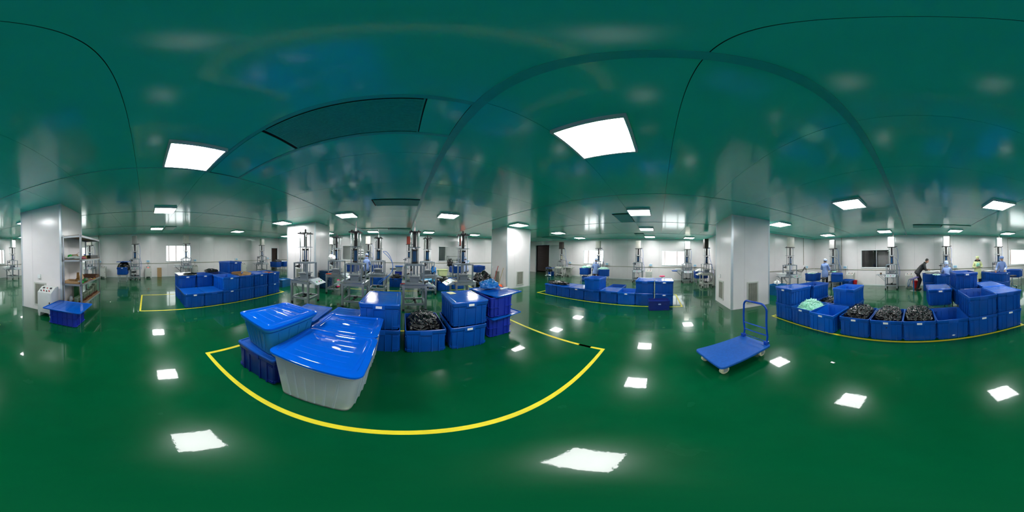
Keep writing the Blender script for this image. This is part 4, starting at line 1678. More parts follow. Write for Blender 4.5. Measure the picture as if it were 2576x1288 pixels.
o = blob('plastic_bag', mat('red_net', (.30, .03, .05), .5, 0, .2, 30), (-3.60, -1.53, z2), (.14, .05, .05), 63, .35, 2.5, sub=3)
tag(o, 'dark red net bag at the front edge of the upper board', 'bag')
small('parts_bin', 'yellow and blue bundle of parts behind the front post, upper board', 'bundle', None, (-3.95, -1.62, z2), .4,
      lambda q: ([B().box(-.10, -.06, 0, .10, .06, .09, .01).obj('body', mat('dull_yellow', (.35, .28, .05), .5, 0, .2), q), B().cbox((0, .0, .105), (.16, .05, .025), .01, (0, .15, .2)).obj('strap', BLUE, q), B().cbox((.08, -.07, .02), (.07, .03, .04), .008).obj('clip', REDP, q)]))
small('parts_box', 'long black parts box along the upper board', 'box', None, (-4.45, -1.58, z2), 0,
      lambda q: ([B().loft([rrect(.70, .16, 0, .006, 1), rrect(.70, .16, .09, .006, 1), rrect(.68, .14, .09, .006, 1), rrect(.68, .14, .01, .006, 1)]).obj('body', BLACK, q)]))
small('electric_motor', 'black motor on the upper board beside the clear bag', 'motor', None, (-3.98, -1.85, z2), 1.2, lambda q: motor(q, .035, .09, BLACK, STEEL))


for o in C.objects:
    if o not in _before and o.parent is None:
        o.location.x -= .24
        o.location.y -= .05

# ------------------------------------------------------------------ control cabinets
def cabinet_parts(m):
    P = []
    b = B()
    b.loft([[(-.21, -.17, .12), (-.21, -.17, .66), (-.21, .02, .78), (-.21, .17, .78), (-.21, .17, .12)],
            [(.21, -.17, .12), (.21, -.17, .66), (.21, .02, .78), (.21, .17, .78), (.21, .17, .12)]])
    P.append(('body', b.mesh('body', m), []))
    b = B()
    b.box(-.19, -.178, .15, .19, -.1705, .63, .003)
    c = B()
    c.box(.15, -.19, .38, .17, -.178, .43, .003)
    P.append(('door', b.mesh('door', m), [('latch', c.mesh('latch', BLACK))]))
    for sx in (-1, 1):
        b = B()
        b.loft([[(sx * .20, -.16, 0), (sx * .15, -.16, 0), (sx * .15, .16, 0), (sx * .20, .16, 0)], [(sx * .21, -.17, .12), (sx * .13, -.17, .12), (sx * .13, .17, .12), (sx * .21, .17, .12)]])
        P.append(('leg', b.mesh('leg', m), []))
    n = Vector((0, -.12, .19)).normalized()
    for (x, s, mm) in ((-.12, .035, BLACK), (.0, .02, REDP), (.12, .035, BLACK)):
        b = B()
        b.box(-s * .8, -s * .7, -.004, s * .8, s * .7, .008)
        b.bm.transform(Matrix.Translation((x * .9, -.02, .755)) @ Matrix.Rotation(math.radians(32.3), 4, 'X'))
        P.append(('gauge', b.mesh('gauge', mm), []))
    for (x, yy, mm) in ((-.12, .25, BLACK), (-.04, .3, REDP), (.05, .25, BLACK), (.12, .3, REDP)):
        b = B()
        b.tube([(x, -.17 + .19 * yy, .66 + .12 * yy), (x, -.17 + .19 * yy - .018, .66 + .12 * yy + .03)], .014, 8)
        P.append(('knob', b.mesh('knob', mm), []))
    return P


CABP = {k: cabinet_parts(m) for k, m in (('ivory', IVORY), ('pale', mat('cabinet_pale', (.55, .57, .56), .4, 0, .04, 7)))}


def cabinet(x, y, rz, label, k='ivory'):
    t = thing('control_cabinet', label, 'cabinet', (x, y, 0), math.radians(rz), 'press control cabinets')
    for nm, me, subs in CABP[k]:
        o = link(nm, me, t)
        for sn, sm_ in subs:
            link(sn, sm_, o)
    return t


cabinet(-3.44, -2.40, 90, 'pale control cabinet with knobs standing between the pillar vent and the shelf', 'pale')
c0 = cabinet(-10.75, .10, 90, 'control cabinet with glowing red indicator beside the cardboard sheet')
b = B()
b.box(-.035, -.15, .69, .035, -.12, .715, .003)
b.obj('indicator', REDLED, c0, label='glowing red indicator')
for (x, y, rz, lab) in ((-10.75, 3.25, 90, 'control cabinet beside the press at the west window'),
                        (-10.75, 7.25, 90, 'control cabinet behind the three high crate stack'),
                        (-10.75, -2.95, 90, 'control cabinet near the corner seen past the metal shelf'),
                        (.30, -9.05, 180, 'control cabinet on the wall side of the bending man'),
                        (3.72, -9.0, 180, 'control cabinet beside the red bins at the dark window'),
                        (11.2, .65, -90, 'control cabinet beneath the meter between the east windows'),
                        (11.2, -2.6, -90, 'control cabinet in the corner past the east windows'),
                        (-4.0, 11.25, 0, 'control cabinet under the window beside the big pillar'),
                        (11.25, 6.85, -90, 'control cabinet beneath the old press table near the open door leaf')):
    cabinet(x, y, rz, lab)


# ------------------------------------------------------------------ meters, conduits
def meter(x, y, rz, label, z=1.09, s=1.):
    t = thing('wall_meter', label, 'meter', (x, y, z), math.radians(rz), 'wall meters')
    b = B()
    b.box(-.13 * s, -.09, -.09 * s, .13 * s, -.002, .09 * s, .012)
    b.obj('case', WHITEP, t)
    b = B()
    b.box(-.09 * s, -.094, -.05 * s, .09 * s, -.0895, .06 * s, .002)
    b.obj('face', SCREEN, t)
    b = B()
    b.tube([(0, -.03, -.09 * s), (0, -.03, -.3), (.02, -.03, -.42)], .008, 6)
    b.obj('cable', BLACK, t)


for y, lab in ((.10, 'white wall meter above the cabinet with the red indicator'), (3.39, 'white wall meter just north of the west window'), (6.82, 'grey wall meter above the three high crate stack'),
               (10.21, 'white wall meter beside the brown shuttered west door'), (-3.27, 'white wall meter seen through the metal shelf')):
    meter(XW, y, 90, lab)
for y, lab in ((7.01, 'white wall meter beside the old press at the doorway'), (3.79, 'white wall meter just past the first east window'), (.55, 'white wall meter between the east windows'), (-2.65, 'white wall meter past the last east window')):
    meter(XE, y, -90, lab)
for x, lab in ((4.26, 'large white wall meter between the pipe and the dark window'), (-2.37, 'pale wall meter behind the worker in hooded cap')):
    meter(x, YS, 180, lab, 1.07, 1.15)
meter(XN, -8.46, -90, 'white wall meter on the notch wall fed by a black cable', 1.08)
meter(4.98, YN, 0, 'pale wall meter behind the free press, by the window with grey partition')
t = thing('supply_cable', 'black sagging cables between the notch press and its wall meter', 'cable', (6.5, -7.3, .95))
for k in (0, 1):
    b = B()
    b.tube(smooth([(.12, -1.05, .12), (.08, -.9, .12 - .06 * k), (0, -.6, -.08 - .06 * k), (-.1, -.2, -.06 - .05 * k), (-.2, .3, .02), (-.3, .85, .0)]), .014, 7)
    b.obj('strand', BLACK, t)


def conduit(x, y, z0, z1, nx, ny, label, elbow=None):
    t = thing('conduit_pipe', label, 'pipe', (x, y, 0), 0, 'vertical conduits')
    b = B()
    pts = [(nx * .02, ny * .02, z0), (nx * .02, ny * .02, z1)]
    if elbow:
        pts += [(nx * .02 + elbow[0], ny * .02 + elbow[1], z1)]
    b.tube(pts, .016, 8)
    b.obj('pipe', mat('conduit_tan', (.30, .27, .21), .45, .1, .06), t)
    for k in range(2):
        b = B()
        z = z0 + (z1 - z0) * (.3 + .4 * k)
        b.box(min(0, nx * .04) - (.025 if nx == 0 else 0), min(0, ny * .04) - (.025 if ny == 0 else 0), z - .01, max(0, nx * .04) + (.025 if nx == 0 else 0), max(0, ny * .04) + (.025 if ny == 0 else 0), z + .01)
        b.obj('clip', GREYPAINT, t)


conduit(XN, -8.19, 1.22, 2.975, -1, 0, 'tan conduit running up the notch wall')
conduit(4.53, YS, 1.2, 2.975, 0, 1, 'tan conduit beside the press of the worker in pale cap')
conduit(-2.10, YS, .96, 2.975, 0, 1, 'tan conduit behind the hooded worker at the white boxed press')
conduit(-6.09, YS, .9, 2.86, 0, 1, 'tan conduit with elbow beside the bright south window', (-.3, 0))
conduit(1.12, YS + .83, 2.75, 2.975, 0, 1, 'short conduit from the ceiling to the white box at the dark window')
conduit(-4.93, YS + .83, 2.75, 2.975, 0, 1, 'short conduit from the ceiling to the press of the woman in blue smock')
conduit(-7.98, YS + .83, 2.75, 2.975, 0, 1, 'short conduit from the ceiling to the press past the bright south window')
conduit(XW, -3.35, .96, 2.975, 1, 0, 'dark conduit on the west wall behind the metal shelf')

# ------------------------------------------------------------------ people
HANDM = {}


def hand_mesh(curl=.5):
    """palm, four unequal fingers and a thumb from the side of the palm; wrist at origin, fingers towards -Z, palm faces -Y"""
    b = B()
    b.loft([rrect(.046, .030, .005, .012), rrect(.060, .030, -.03, .012), rrect(.078, .028, -.075, .012), rrect(.076, .024, -.088, .011)], True, True, True)
    for x, L, r in ((-.029, .070, .0085), (-.010, .080, .009), (.010, .074, .0088), (.029, .058, .008)):
        p = [Vector((x, 0, -.078))]
        a = 0.
        for k, f in enumerate((.42, .33, .25)):
            a += curl * (.5, .9, .7)[k]
            p.append(p[-1] + Vector((x * .05, -math.sin(a), -math.cos(a))) * L * f)
        b.tube(p, [r * 1.05, r, r * .92, r * .7], 7)
    b.tube([(-.030, -.004, -.025), (-.052, -.016, -.050), (-.058, -.028, -.078), (-.054, -.036, -.096)], [.013, .011, .0095, .007], 7)
    return b


def skin_body(name, V, Eg, R, root=0, lv=2):
    me = bpy.data.meshes.new(name)
    me.from_pydata([tuple(v) for v in V], Eg, [])
    o = bpy.data.objects.new(name, me)
    C.objects.link(o)
    o.modifiers.new('skin', 'SKIN').use_smooth_shade = True
    if not me.skin_vertices:
        bpy.context.view_layer.objects.active = o
    sv = me.skin_vertices[0].data if me.skin_vertices else None
    if sv is None:
        me.attributes.new
    for i, r in enumerate(R):
        sv[i].radius = r if isinstance(r, tuple) else (r, r)
        sv[i].use_root = (i == root)
    ss = o.modifiers.new('sub', 'SUBSURF')
    ss.levels = ss.render_levels = lv
    dg = bpy.context.evaluated_depsgraph_get()
    dg.update()
    out = bpy.data.meshes.new_from_object(o.evaluated_get(dg))
    bpy.data.objects.remove(o)
    return out


def ring(c, rx, ry, n, up=Vector((0, 0, 1)), side=Vector((1, 0, 0))):
    fw = up.cross(side).normalized()
    return [c + side * (rx * math.cos(2 * PI * k / n)) + fw * (ry * math.sin(2 * PI * k / n)) for k in range(n)]


def person(label, loc, rz, J, coat, coat_len, legs, headgear, look=(0, 0), shoes=BLACK, hood=False, cuff=None, height=1.6, curl=.5, hairlen=0.):
    """J: joints in metres, +Y is the way the figure faces. hip, waist, chest, neck, head, then per side s: sh, el, wr, hp, kn, an"""
    t = thing('person', label, 'person', loc, math.radians(rz), 'people at work')
    g = lambda k: Vector(J[k])
    V, R, Eg = [], [], []

    def add(p, r, par=None):
        V.append(Vector(p))
        R.append(r)
        if par is not None:
            Eg.append((par, len(V) - 1))
        return len(V) - 1
    ip = add(g('hip'), (.13, .10))
    iw = add(g('waist'), (.115, .09), ip)
    ic = add(g('chest'), (.11, .08), iw)
    inn = add(g('neck'), .052, ic)
    ih = add(g('neck').lerp(g('head'), .5), .05, inn)
    for s in ('L', 'R'):
        a = add(g('sh' + s), .044, ic)
        e = add(g('el' + s), .04, a)
        add(g('wr' + s), .027, e)
        h_ = add(g('hp' + s), .085, ip)
        k = add(g('kn' + s), .056, h_)
        n_ = add(g('an' + s), .038, k)
        fd = Vector(J.get('fd' + s, (0, 1, 0))).normalized()
        add(g('an' + s) + fd * .14 + Vector((0, 0, -.05)), .034, n_)
    body = skin_body('body', V, Eg, R, 0, 2)
    bm = bmesh.new()
    bm.from_mesh(body)
    # head: skull, jaw, nose, ears; eyes at half height, mouth below
    hm = B()
    hc = g('head')
    pitch, yaw = look
    HM = Matrix.Translation(hc) @ Matrix.Rotation(yaw, 4, 'Z') @ Matrix.Rotation(pitch, 4, 'X')
    hm.ball((0, 0, 0), (.074, .094, .108), None, 20, 14)
    hm.ball((0, .028, -.052), (.052, .060, .060), None, 14, 10)
    hm.tube([(0, .088, .012), (0, .106, -.022), (0, .092, -.03)], [.008, .016, .008], 8)
    for s in (-1, 1):
        hm.ball((s * .076, -.004, -.012), (.010, .020, .032), None, 8, 6)
    hm.tube([(-.024, .082, -.058), (0, .09, -.056), (.024, .082, -.058)], [.004, .007, .004], 6)
    hm.bm.transform(HM)
    hme = hm.mesh('tmp', SKIN)
    bm.from_mesh(hme)
    bpy.data.meshes.remove(hme)
    for s in ('L', 'R'):
        hb_ = hand_mesh(curl)
        wr, el = g('wr' + s), g('el' + s)
        d = (wr - el).normalized()
        d = Vector(J.get('hd' + s, d)).normalized()
        q = (-d).to_track_quat('Z', 'Y').to_matrix().to_4x4()
        sc = Matrix.Scale(.92 if s == 'L' else .92, 4)
        mir = Matrix.Diagonal((1 if s == 'L' else -1, 1, 1, 1))
        hb_.bm.transform(Matrix.Translation(wr) @ q @ mir @ sc)
        hme = hb_.mesh('tmp', SKIN)
        bm.from_mesh(hme)
        bpy.data.meshes.remove(hme)
    bm.to_mesh(body)
    bm.free()
    body.materials.clear()
    body.materials.append(SKIN)
    for p in body.polygons:
        p.use_smooth = True
        p.material_index = 0
    link('body', body, t)
    for s in (-1, 1):
        b = B()
        b.ball((s * .030, .082, .006), (.011, .008, .006), None, 8, 6)
        b.bm.transform(HM)
        b.obj('eye', HAIR, t)
        b = B()
        b.tube([(s * .016, .092, .022), (s * .046, .082, .024)], .004, 5)
        b.bm.transform(HM)
        b.obj('eyebrow', HAIR, t)
    b = B()
    b.ball((0, .090, -.057), (.020, .006, .005), None, 8, 5)
    b.bm.transform(HM)
    b.obj('mouth', mat('lips', (.30, .09, .07), .5, 0, .1), t)
    # hair shell
    b = B()
    b.ball((0, -.012, .014), (.081, .092, .106), None, 18, 12)
    b.bm.transform(HM)
    for v in list(b.bm.verts):
        q = HM.inverted() @ v.co
        if q.y > .035 and q.z < .05 or q.z < -.055 - hairlen:
            v.co = HM @ Vector((q.x * .8, min(q.y, .02), max(q.z, -.05 - hairlen) * .9))
    b.obj('hair', HAIR, t)
    if headgear in ('cap', 'hoodcap', 'bonnet', 'peak'):
        b = B()
        cm = {'cap': CAPW, 'hoodcap': CAPW, 'bonnet': SMOCK, 'peak': SMOCKY}[headgear]
        rr = {'cap': [(.086, .100, .022), (.092, .107, .045), (.101, .118, .07), (.100, .117, .097), (.084, .098, .122), (.052, .06, .140), (.01, .012, .147)],
              'hoodcap': [(.088, .100, -.06), (.100, .114, -.02), (.108, .124, .03), (.106, .122, .08), (.085, .10, .12), (.05, .06, .14), (.01, .012, .147)],
              'bonnet': [(.086, .100, .02), (.100, .116, .032), (.114, .134, .065), (.114, .134, .10), (.092, .11, .135), (.055, .065, .155), (.01, .012, .162)],
              'peak': [(.086, .100, .03), (.090, .104, .06), (.094, .108, .085), (.085, .098, .112), (.05, .06, .128), (.01, .012, .132)]}[headgear]
        off = -.028 if headgear in ('hoodcap',) else -.008
        b.loft([[(a * math.cos(2 * PI * k / 20), off + c * math.sin(2 * PI * k / 20), z + (-.018 if math.sin(2 * PI * k / 20) < -.3 else 0) * (i < 2)) for k in range(20)] for i, (a, c, z) in enumerate(rr)], True, True, True)
        if headgear in ('cap', 'peak', 'hoodcap'):
            pts0 = [(.084 * math.cos(a), -.008 + .10 * math.sin(a), .034) for a in [PI * (.15 + .7 * k / 8) for k in range(9)]]
            pts1 = [(.080 * math.cos(a), -.008 + .155 * math.sin(a), .022) for a in [PI * (.15 + .7 * k / 8) for k in range(9)]]
            lo = [(x, y, z - .005) for x, y, z in pts1[::-1]] + [(x, y, z - .005) for x, y, z in pts0]
            hi = [(x, y, z + .003) for x, y, z in pts1[::-1]] + [(x, y, z + .003) for x, y, z in pts0]
            b.loft([lo, hi])
        b.bm.transform(HM)
        b.obj('cap', cm, t)
    # coat: body of the coat along hip, waist, chest; sleeves; collar
    b = B()
    hp, wa, ch, ne = g('hip'), g('waist'), g('chest'), g('neck')
    side = (g('shR') - g('shL')).normalized()
    hem = hp + Vector(J.get('hemd', (0, 0, -1))).normalized() * coat_len
    sw = (g('shR') - g('shL')).length / 2
    ax = lambda a, c: (c - a).normalized()
    nn = 20
    rows = [(hem, .205 if coat_len > .3 else .18, .165 if coat_len > .3 else .135, ax(hem, hp)), (hp, .207, .160, ax(hem, wa)), (wa, .165, .125, ax(hp, ch)),
            (wa.lerp(ch, .5), .175, .130, ax(wa, ch)), (ch, sw + .0, .125, ax(wa, ne)), (ch.lerp(ne, .35), sw - .015, .110, ax(ch, ne)), (ch.lerp(ne, .62), sw * .68, .095, ax(ch, ne)), (ch.lerp(ne, .82), .090, .08, ax(ch, ne)), (ne + ax(ch, ne) * .01, .066, .066, ax(ch, ne))]
    CV, CR, CE = [], [], []

    def cadd(p, r, par=None):
        CV.append(Vector(p))
        CR.append(r)
        if par is not None:
            CE.append((par, len(CV) - 1))
        return len(CV) - 1
    k0 = cadd(hp, .165)
    k1 = cadd(wa, .150, k0)
    k2 = cadd(wa.lerp(ch, .55), .150, k1)
    k3 = cadd(ch.lerp(ne, .12), .140, k2)
    cadd(ch.lerp(ne, .80), .078, k3)
    for s in ('L', 'R'):
        a, e, w_ = g('sh' + s), g('el' + s), g('wr' + s)
        a = a + (ch - a) * .08 + Vector((0, 0, -.015))
        ka = cadd(a, .080, k3)
        kb = cadd(a.lerp(e, .5), .070, ka)
        kc = cadd(e, .064, kb)
        cadd(e.lerp(w_, .84), .050, kc)
    cme = skin_body('coat', CV, CE, CR, 0, 2)
    u0 = ax(hem, hp)
    b.loft([ring(hem, .205 if coat_len > .3 else .18, .165 if coat_len > .3 else .14, nn, u0, side), ring(hp.lerp(hem, .5), .197, .158, nn, u0, side), ring(hp, .188, .150, nn, ax(hem, wa), side), ring(hp.lerp(wa, .7), .160, .130, nn, ax(hp, ch), side)], True, True, True)
    b.bm.from_mesh(cme)
    bpy.data.meshes.remove(cme)
    for f in b.bm.faces:
        f.smooth = True
        f.material_index = 0
    b.obj('coat', coat, t)
    b = B()
    u = ax(ch, ne)
    b.loft([ring(ch.lerp(ne, .72), .095, .082, 14, u, side), ring(ne + u * .035, .082, .076, 14, u, side), ring(ne + u * .03, .07, .064, 14, u, side), ring(ch.lerp(ne, .8), .07, .06, 14, u, side)], True, True, True)
    b.obj('collar', BLACK if hood else coat, t)
    if hood:
        b = B()
        for k in range(22):
            a = PI * (-.25 + 1.5 * k / 21) + PI
            p = ne + Vector((.115 * math.cos(a), .02 + .10 * math.sin(a), .015 + .02 * math.sin(k)))
            b.ball(p, (.042, .042, .036), None, 8, 6)
        b.obj('fur_collar', BLACK, t)
    if cuff:
        for s in ('L', 'R'):
            e, w_ = g('el' + s), g('wr' + s)
            b = B()
            b.tube([e.lerp(w_, .42), e.lerp(w_, .97)], [.058, .042], 12)
            b.obj('cuff', cuff, t)
    # trousers and shoes
    b = B()
    for s in ('L', 'R'):
        h_, k, n_ = g('hp' + s), g('kn' + s), g('an' + s)
        b.tube([h_ + Vector((0, 0, .03)), h_.lerp(k, .25), h_.lerp(k, .7), k, k.lerp(n_, .35), n_ + Vector((0, 0, .01))], [.088, .094, .082, .074, .07, .056], 12)
    b.loft([ring(hp + Vector((0, 0, .10)), .15, .115, 14), ring(hp, .17, .125, 14), ring(hp + Vector((0, 0, -.08)), .15, .11, 14)], True, True, True)
    b.obj('trousers', legs, t)
    for s in ('L', 'R'):
        n_ = g('an' + s)
        fd = Vector(J.get('fd' + s, (0, 1, 0))).normalized()
        M = Matrix(((fd.y, fd.x, 0, n_.x), (-fd.x, fd.y, 0, n_.y), (0, 0, 1, n_.z - .08), (0, 0, 0, 1)))
        b = B()
        rows = [(-.075, .034, .05), (-.05, .044, .085), (.0, .045, .09), (.06, .047, .062), (.12, .048, .045), (.165, .036, .034), (.18, .015, .02)]
        b.loft([[M @ Vector((wd * math.cos(a), y, max(0, hh * .5 + hh * .5 * math.sin(a)))) for a in [2 * PI * k / 12 for k in range(12)]] for y, wd, hh in rows], True, True, True)
        b.obj('shoe', shoes, t)
    return t


STAND = dict(hip=(0, 0, .86), waist=(0, .0, 1.02), chest=(0, .01, 1.22), neck=(0, .0, 1.38), head=(0, .03, 1.50),
             shL=(-.17, 0, 1.30), elL=(-.23, .02, 1.04), wrL=(-.17, .20, .93), shR=(.17, 0, 1.30), elR=(.23, .02, 1.04), wrR=(.17, .20, .93),
             hpL=(-.09, 0, .84), knL=(-.10, .02, .46), anL=(-.10, -.01, .08), hpR=(.09, 0, .84), knR=(.10, .02, .46), anR=(.10, -.01, .08))


def pose(base=STAND, **kw):
    d = dict(base)
    d.update(kw)
    return d


SIT = dict(hip=(0, 0, .62), waist=(0, .03, .78), chest=(0, .09, 1.0), neck=(0, .13, 1.17), head=(0, .19, 1.28),
           shL=(-.17, .10, 1.08), elL=(-.23, .22, .86), wrL=(-.14, .42, .88), shR=(.17, .10, 1.08), elR=(.24, .22, .86), wrR=(.15, .42, .88),
           hpL=(-.09, .0, .60), knL=(-.13, .38, .52), anL=(-.12, .30, .08), hpR=(.09, .0, .60), knR=(.13, .38, .52), anR=(.12, .30, .08), hemd=(0, -.1, -1))
# standing worker at the south press near the notch corner, back to the room
person('person in blue smock and pale cap standing at the press, back turned', (4.78, -7.80, 0), 192,
       pose(head=(.0, .05, 1.48), neck=(0, .02, 1.37), wrL=(-.16, .28, 1.0), wrR=(.10, .34, .98), elR=(.24, .08, 1.02)), SMOCK, .26, TROUS, 'cap', (-.35, -.35))
# bending man in black
person('person in black jacket bending over the white sheets, short dark hair', (-.24, -8.28, 0), 98,
       pose(hip=(0, -.10, .88), waist=(0, .02, 1.03), chest=(0, .20, 1.22), neck=(0, .30, 1.36), head=(0, .40, 1.47), shL=(-.17, .24, 1.28), elL=(-.20, .26, 1.02), wrL=(-.12, .46, 1.03),
            shR=(.17, .24, 1.28), elR=(.20, .28, 1.0), wrR=(.12, .42, 1.0), hpL=(-.09, -.10, .86), knL=(-.11, .08, .48), anL=(-.10, -.06, .08), hpR=(.09, -.10, .86), knR=(.10, -.02, .47), anR=(.10, -.12, .08), hemd=(0, -.3, -1)),
       JACKET, .06, TROUS, None, (-.5, .1))
# worker in hooded cap sitting at the white boxed press, back to the room
person('person in pale blue smock and hooded cap sitting at the press, back turned', (-1.58, -7.92, 0), 172, pose(SIT, head=(-.02, .17, 1.31), neck=(0, .11, 1.19)), SMOCK, .16, TROUS, 'hoodcap', (-.35, .35))
# lime coat, standing, holding mint netting
py = person('person in quilted lime coat and cap holding mint green netting', (-3.26, -8.02, 0), -22,
            pose(hip=(0, 0, .92), waist=(0, 0, 1.08), chest=(0, .01, 1.27), neck=(0, 0, 1.42), head=(0, .02, 1.54), shL=(-.18, 0, 1.34), shR=(.18, 0, 1.34), elL=(-.24, .04, 1.10), wrL=(-.08, .24, 1.14),
                 elR=(.24, .05, 1.08), wrR=(.06, .22, 1.08), hpL=(-.09, 0, .90), hpR=(.09, 0, .90)), SMOCKY, .44, TROUS, 'peak', (-.15, -.1), hood=True, curl=.9)
o = blob('net_bundle', MINT, (-3.18, -7.77, 1.06), (.085, .055, .11), 71, .4, 3, flat=False, sub=4)
tag(o, 'bundle of mint green netting held by the person in the lime coat', 'netting')
# woman in blue smock resting her hands on a crate
person('person in long blue smock and bonnet leaning with both hands on a crate', (-4.40, -7.45, 0), -20,
       pose(hip=(0, -.03, .88), waist=(0, -.01, 1.03), chest=(0, .03, 1.22), neck=(0, .04, 1.38), head=(.0, .06, 1.49), elR=(.28, .13, 1.06), wrR=(.36, .34, .92), elL=(-.23, .10, 1.04), wrL=(-.08, .36, .93), hdR=(.1, .4, -.6), hdL=(.1, .3, -.6)),
       SMOCK, .70, TROUS, 'bonnet', (-.05, .1), cuff=CAPW, curl=.6)
# seated at the east window press
person('person in blue smock and cap sitting at the east window press, back turned', (10.0, 4.06, 0), -78, pose(SIT, head=(0, .20, 1.36), neck=(0, .14, 1.24), chest=(0, .10, 1.06)), SMOCK, .16, MAROON, 'cap', (-.3, -.3))
# seated at the north press
person('person in blue smock and cap sitting at the north press, back turned', (-2.25, 10.02, 0), 8, pose(SIT, head=(0, .18, 1.44), neck=(0, .13, 1.31), chest=(0, .09, 1.10), waist=(0, .03, .84), hip=(0, 0, .66)), SMOCK, .2, TROUS, 'cap', (-.2, .2))
person('person in pale smock half hidden, sitting at the red boxed north press', (4.13, 10.02, 0), 4, pose(SIT), CAPW, .16, TROUS, 'cap', (-.2, 0))


# ------------------------------------------------------------------ stools
def stool(x, y, label, h=.56, seatm=RUBBER, rz=0., r=.17, tilt=0., square=False, backm=None):
    t = thing('swivel_stool', label, 'stool', (x, y, 0), rz, 'swivel stools')
    b = B()
    if square:
        b.loft([rrect(.34, .30, h - .03, .05), rrect(.36, .32, h - .01, .06), rrect(.34, .30, h + .02, .06)])
    else:
        b.lathe([(r * .7, h - .05), (r, h - .03), (r, h), (r * .85, h + .015), (.01, h + .018)], 0, 0, 18)
    o = b.obj('seat', seatm, t)
    b = B()
    b.cyl(0, 0, .07, h - .04, .022, 10)
    b.cyl(0, 0, .07, .28, .032, 10)
    b.obj('column', CHROME, t)
    b = B()
    for k in range(5):
        a = 2 * PI * k / 5 + .3
        b.tube([(0, 0, .09), (.24 * math.cos(a), .24 * math.sin(a), .055)], [.02, .014], 6)
    b.obj('star_base', CHROME, t)
    for k in range(5):
        a = 2 * PI * k / 5 + .3
        b = B()
        b.tube([(.24 * math.cos(a) - .018 * math.sin(a), .24 * math.sin(a) + .018 * math.cos(a), .026), (.24 * math.cos(a) + .018 * math.sin(a), .24 * math.sin(a) - .018 * math.cos(a), .026)], .025, 8)
        b.obj('caster', BLACK, t)
    return t


stool(-10.05, -.80, 'black stool before the dark grey boxed press', .50)
stool(-4.75, -6.95, 'black square seated stool beside the woman in blue smock', .62, RUBBER, .3, square=True)
stool(4.64, -7.42, 'stool just behind the standing worker in pale cap', .58)
stool(-1.58, -7.92, 'stool under the worker in hooded cap', .49)
stool(10.0, 4.06, 'stool under the seated worker at the east window', .49)
stool(-2.25, 10.02, 'stool under the seated worker at the north press with pale box', .53)
stool(4.13, 10.02, 'stool under the half hidden worker', .49)
stool(9.5, -.23, 'stool with pink seat near the last east window', .56, PINKP)
stool(10.2, 8.2, 'black stool with chrome ring before the old press', .52)
stool(5.85, 10.75, 'black stool against the north wall past the last stand crate', .62)
stool(-.55, 9.5, 'black seated stool beside the indigo bin at the north wall', .70, RUBBER, .2, square=True)
# saddle stool near the bending man
t = thing('saddle_stool', 'stool with tilted violet blue seat and round chrome foot by the bending man', 'stool', (.06, -8.0, 0), .4, 'swivel stools')
b = B()
b.cbox((-.02, 0, .62), (.44, .30, .03), .012, (0, .28, 0))
b.obj('seat', mat('violet_seat', (.06, .05, .20), .3, 0, .1), t)
b = B()
b.cyl(0, 0, .03, .60, .028, 12)
b.obj('column', TEALP, t)
b = B()
b.lathe([(.20, 0.001), (.20, .012), (.06, .03), (.035, .06)], 0, 0, 20)
b.obj('base', CHROME, t)
b = B()
b.tube([(.20, -.12, .56), (.26, -.12, .35), (.26, .0, .22), (.26, .12, .35), (.20, .12, .56)], .014, 8)
b.obj('foot_loop', TEALP, t)

# ------------------------------------------------------------------ stand crates and goods along the walls
GW2 = 'crates on stands by the presses'


def standcrate(x, y, rz, label, h=.45, **kw):
    stand(x, y, rz, h, .48, .62, 'metal stand under the ' + label.replace('blue ', '').replace(' on a stand', ''), 'metal crate stands')
    return crate(x, y, h, rz, label, GW2, **kw)


def heap(name, m, loc, sx, sy, hgt, label, cat, seed, rz=0, n=7):
    """a few loose flat sheets piled unevenly"""
    t = thing(name, label, cat, loc, rz)
    rnd = random.Random(seed)
    for k in range(n):
        b = B()
        w_, l_ = sx * rnd.uniform(.6, 1), sy * rnd.uniform(.6, 1)
        z0 = hgt * k / n
        N_ = 6
        g_ = [[b.bm.verts.new(((i / N_ - .5) * w_ + rnd.uniform(-.006, .006), (j / N_ - .5) * l_, z0 + .03 * noise.noise(Vector((i * .7 + seed, j * .7, k * .3))) + .016)) for j in range(N_ + 1)] for i in range(N_ + 1)]
        for i in range(N_):
            for j in range(N_):
                b._face((g_[i][j], g_[i + 1][j], g_[i + 1][j + 1], g_[i][j + 1]), True)
        bmesh.ops.rotate(b.bm, verts=b.bm.verts[:], cent=(0, 0, 0), matrix=Matrix.Rotation(rnd.uniform(-.4, .4), 3, 'Z'))
        r = bmesh.ops.solidify(b.bm, geom=b.bm.faces[:], thickness=hgt / n * .7)
        b.obj('sheet', m, t)
    return t


# west wall
standcrate(-9.55, -1.40, 90, 'blue crate with black bag near the dark grey boxed press', .43, tagged=True)
o = blob('plastic_bag', BAG, (-9.55, -1.36, .62), (.30, .36, .40), 51, .2, 2)
tag(o, 'black bag rising from the stand crate under a blue lid', 'bag')
t = thing('loose_lid', 'blue lid resting on the black bag at the west wall', 'lid', (-9.55, -1.36, 1.10), .1)
link('lid', crate_mesh('lid', LID), t, loc=(0, 0, -.36))
standcrate(-9.6, 9.75, 90, 'blue crate with dark cloth before the brown shuttered door', .42)
standcrate(-9.55, 10.65, 90, 'blue crate with white film beside the one with dark cloth', .42)
o = blob('dark_cloth', JACKET, (-9.6, 9.95, .80), (.25, .30, .17), 52, .3, 2)
tag(o, 'dark cloth bundled on a stand crate near the brown shuttered door', 'cloth')
heap('film_sheets', WHITEBAG, (-9.55, 10.65, .82), .5, .6, .05, 'white film sheets on a stand crate near the brown shuttered door', 'sheets', 4, 0, 3)
b = B()
b.box(-.15, -.006, 0, .15, .006, .64)
o = b.obj('cardboard_sheet', CARD)
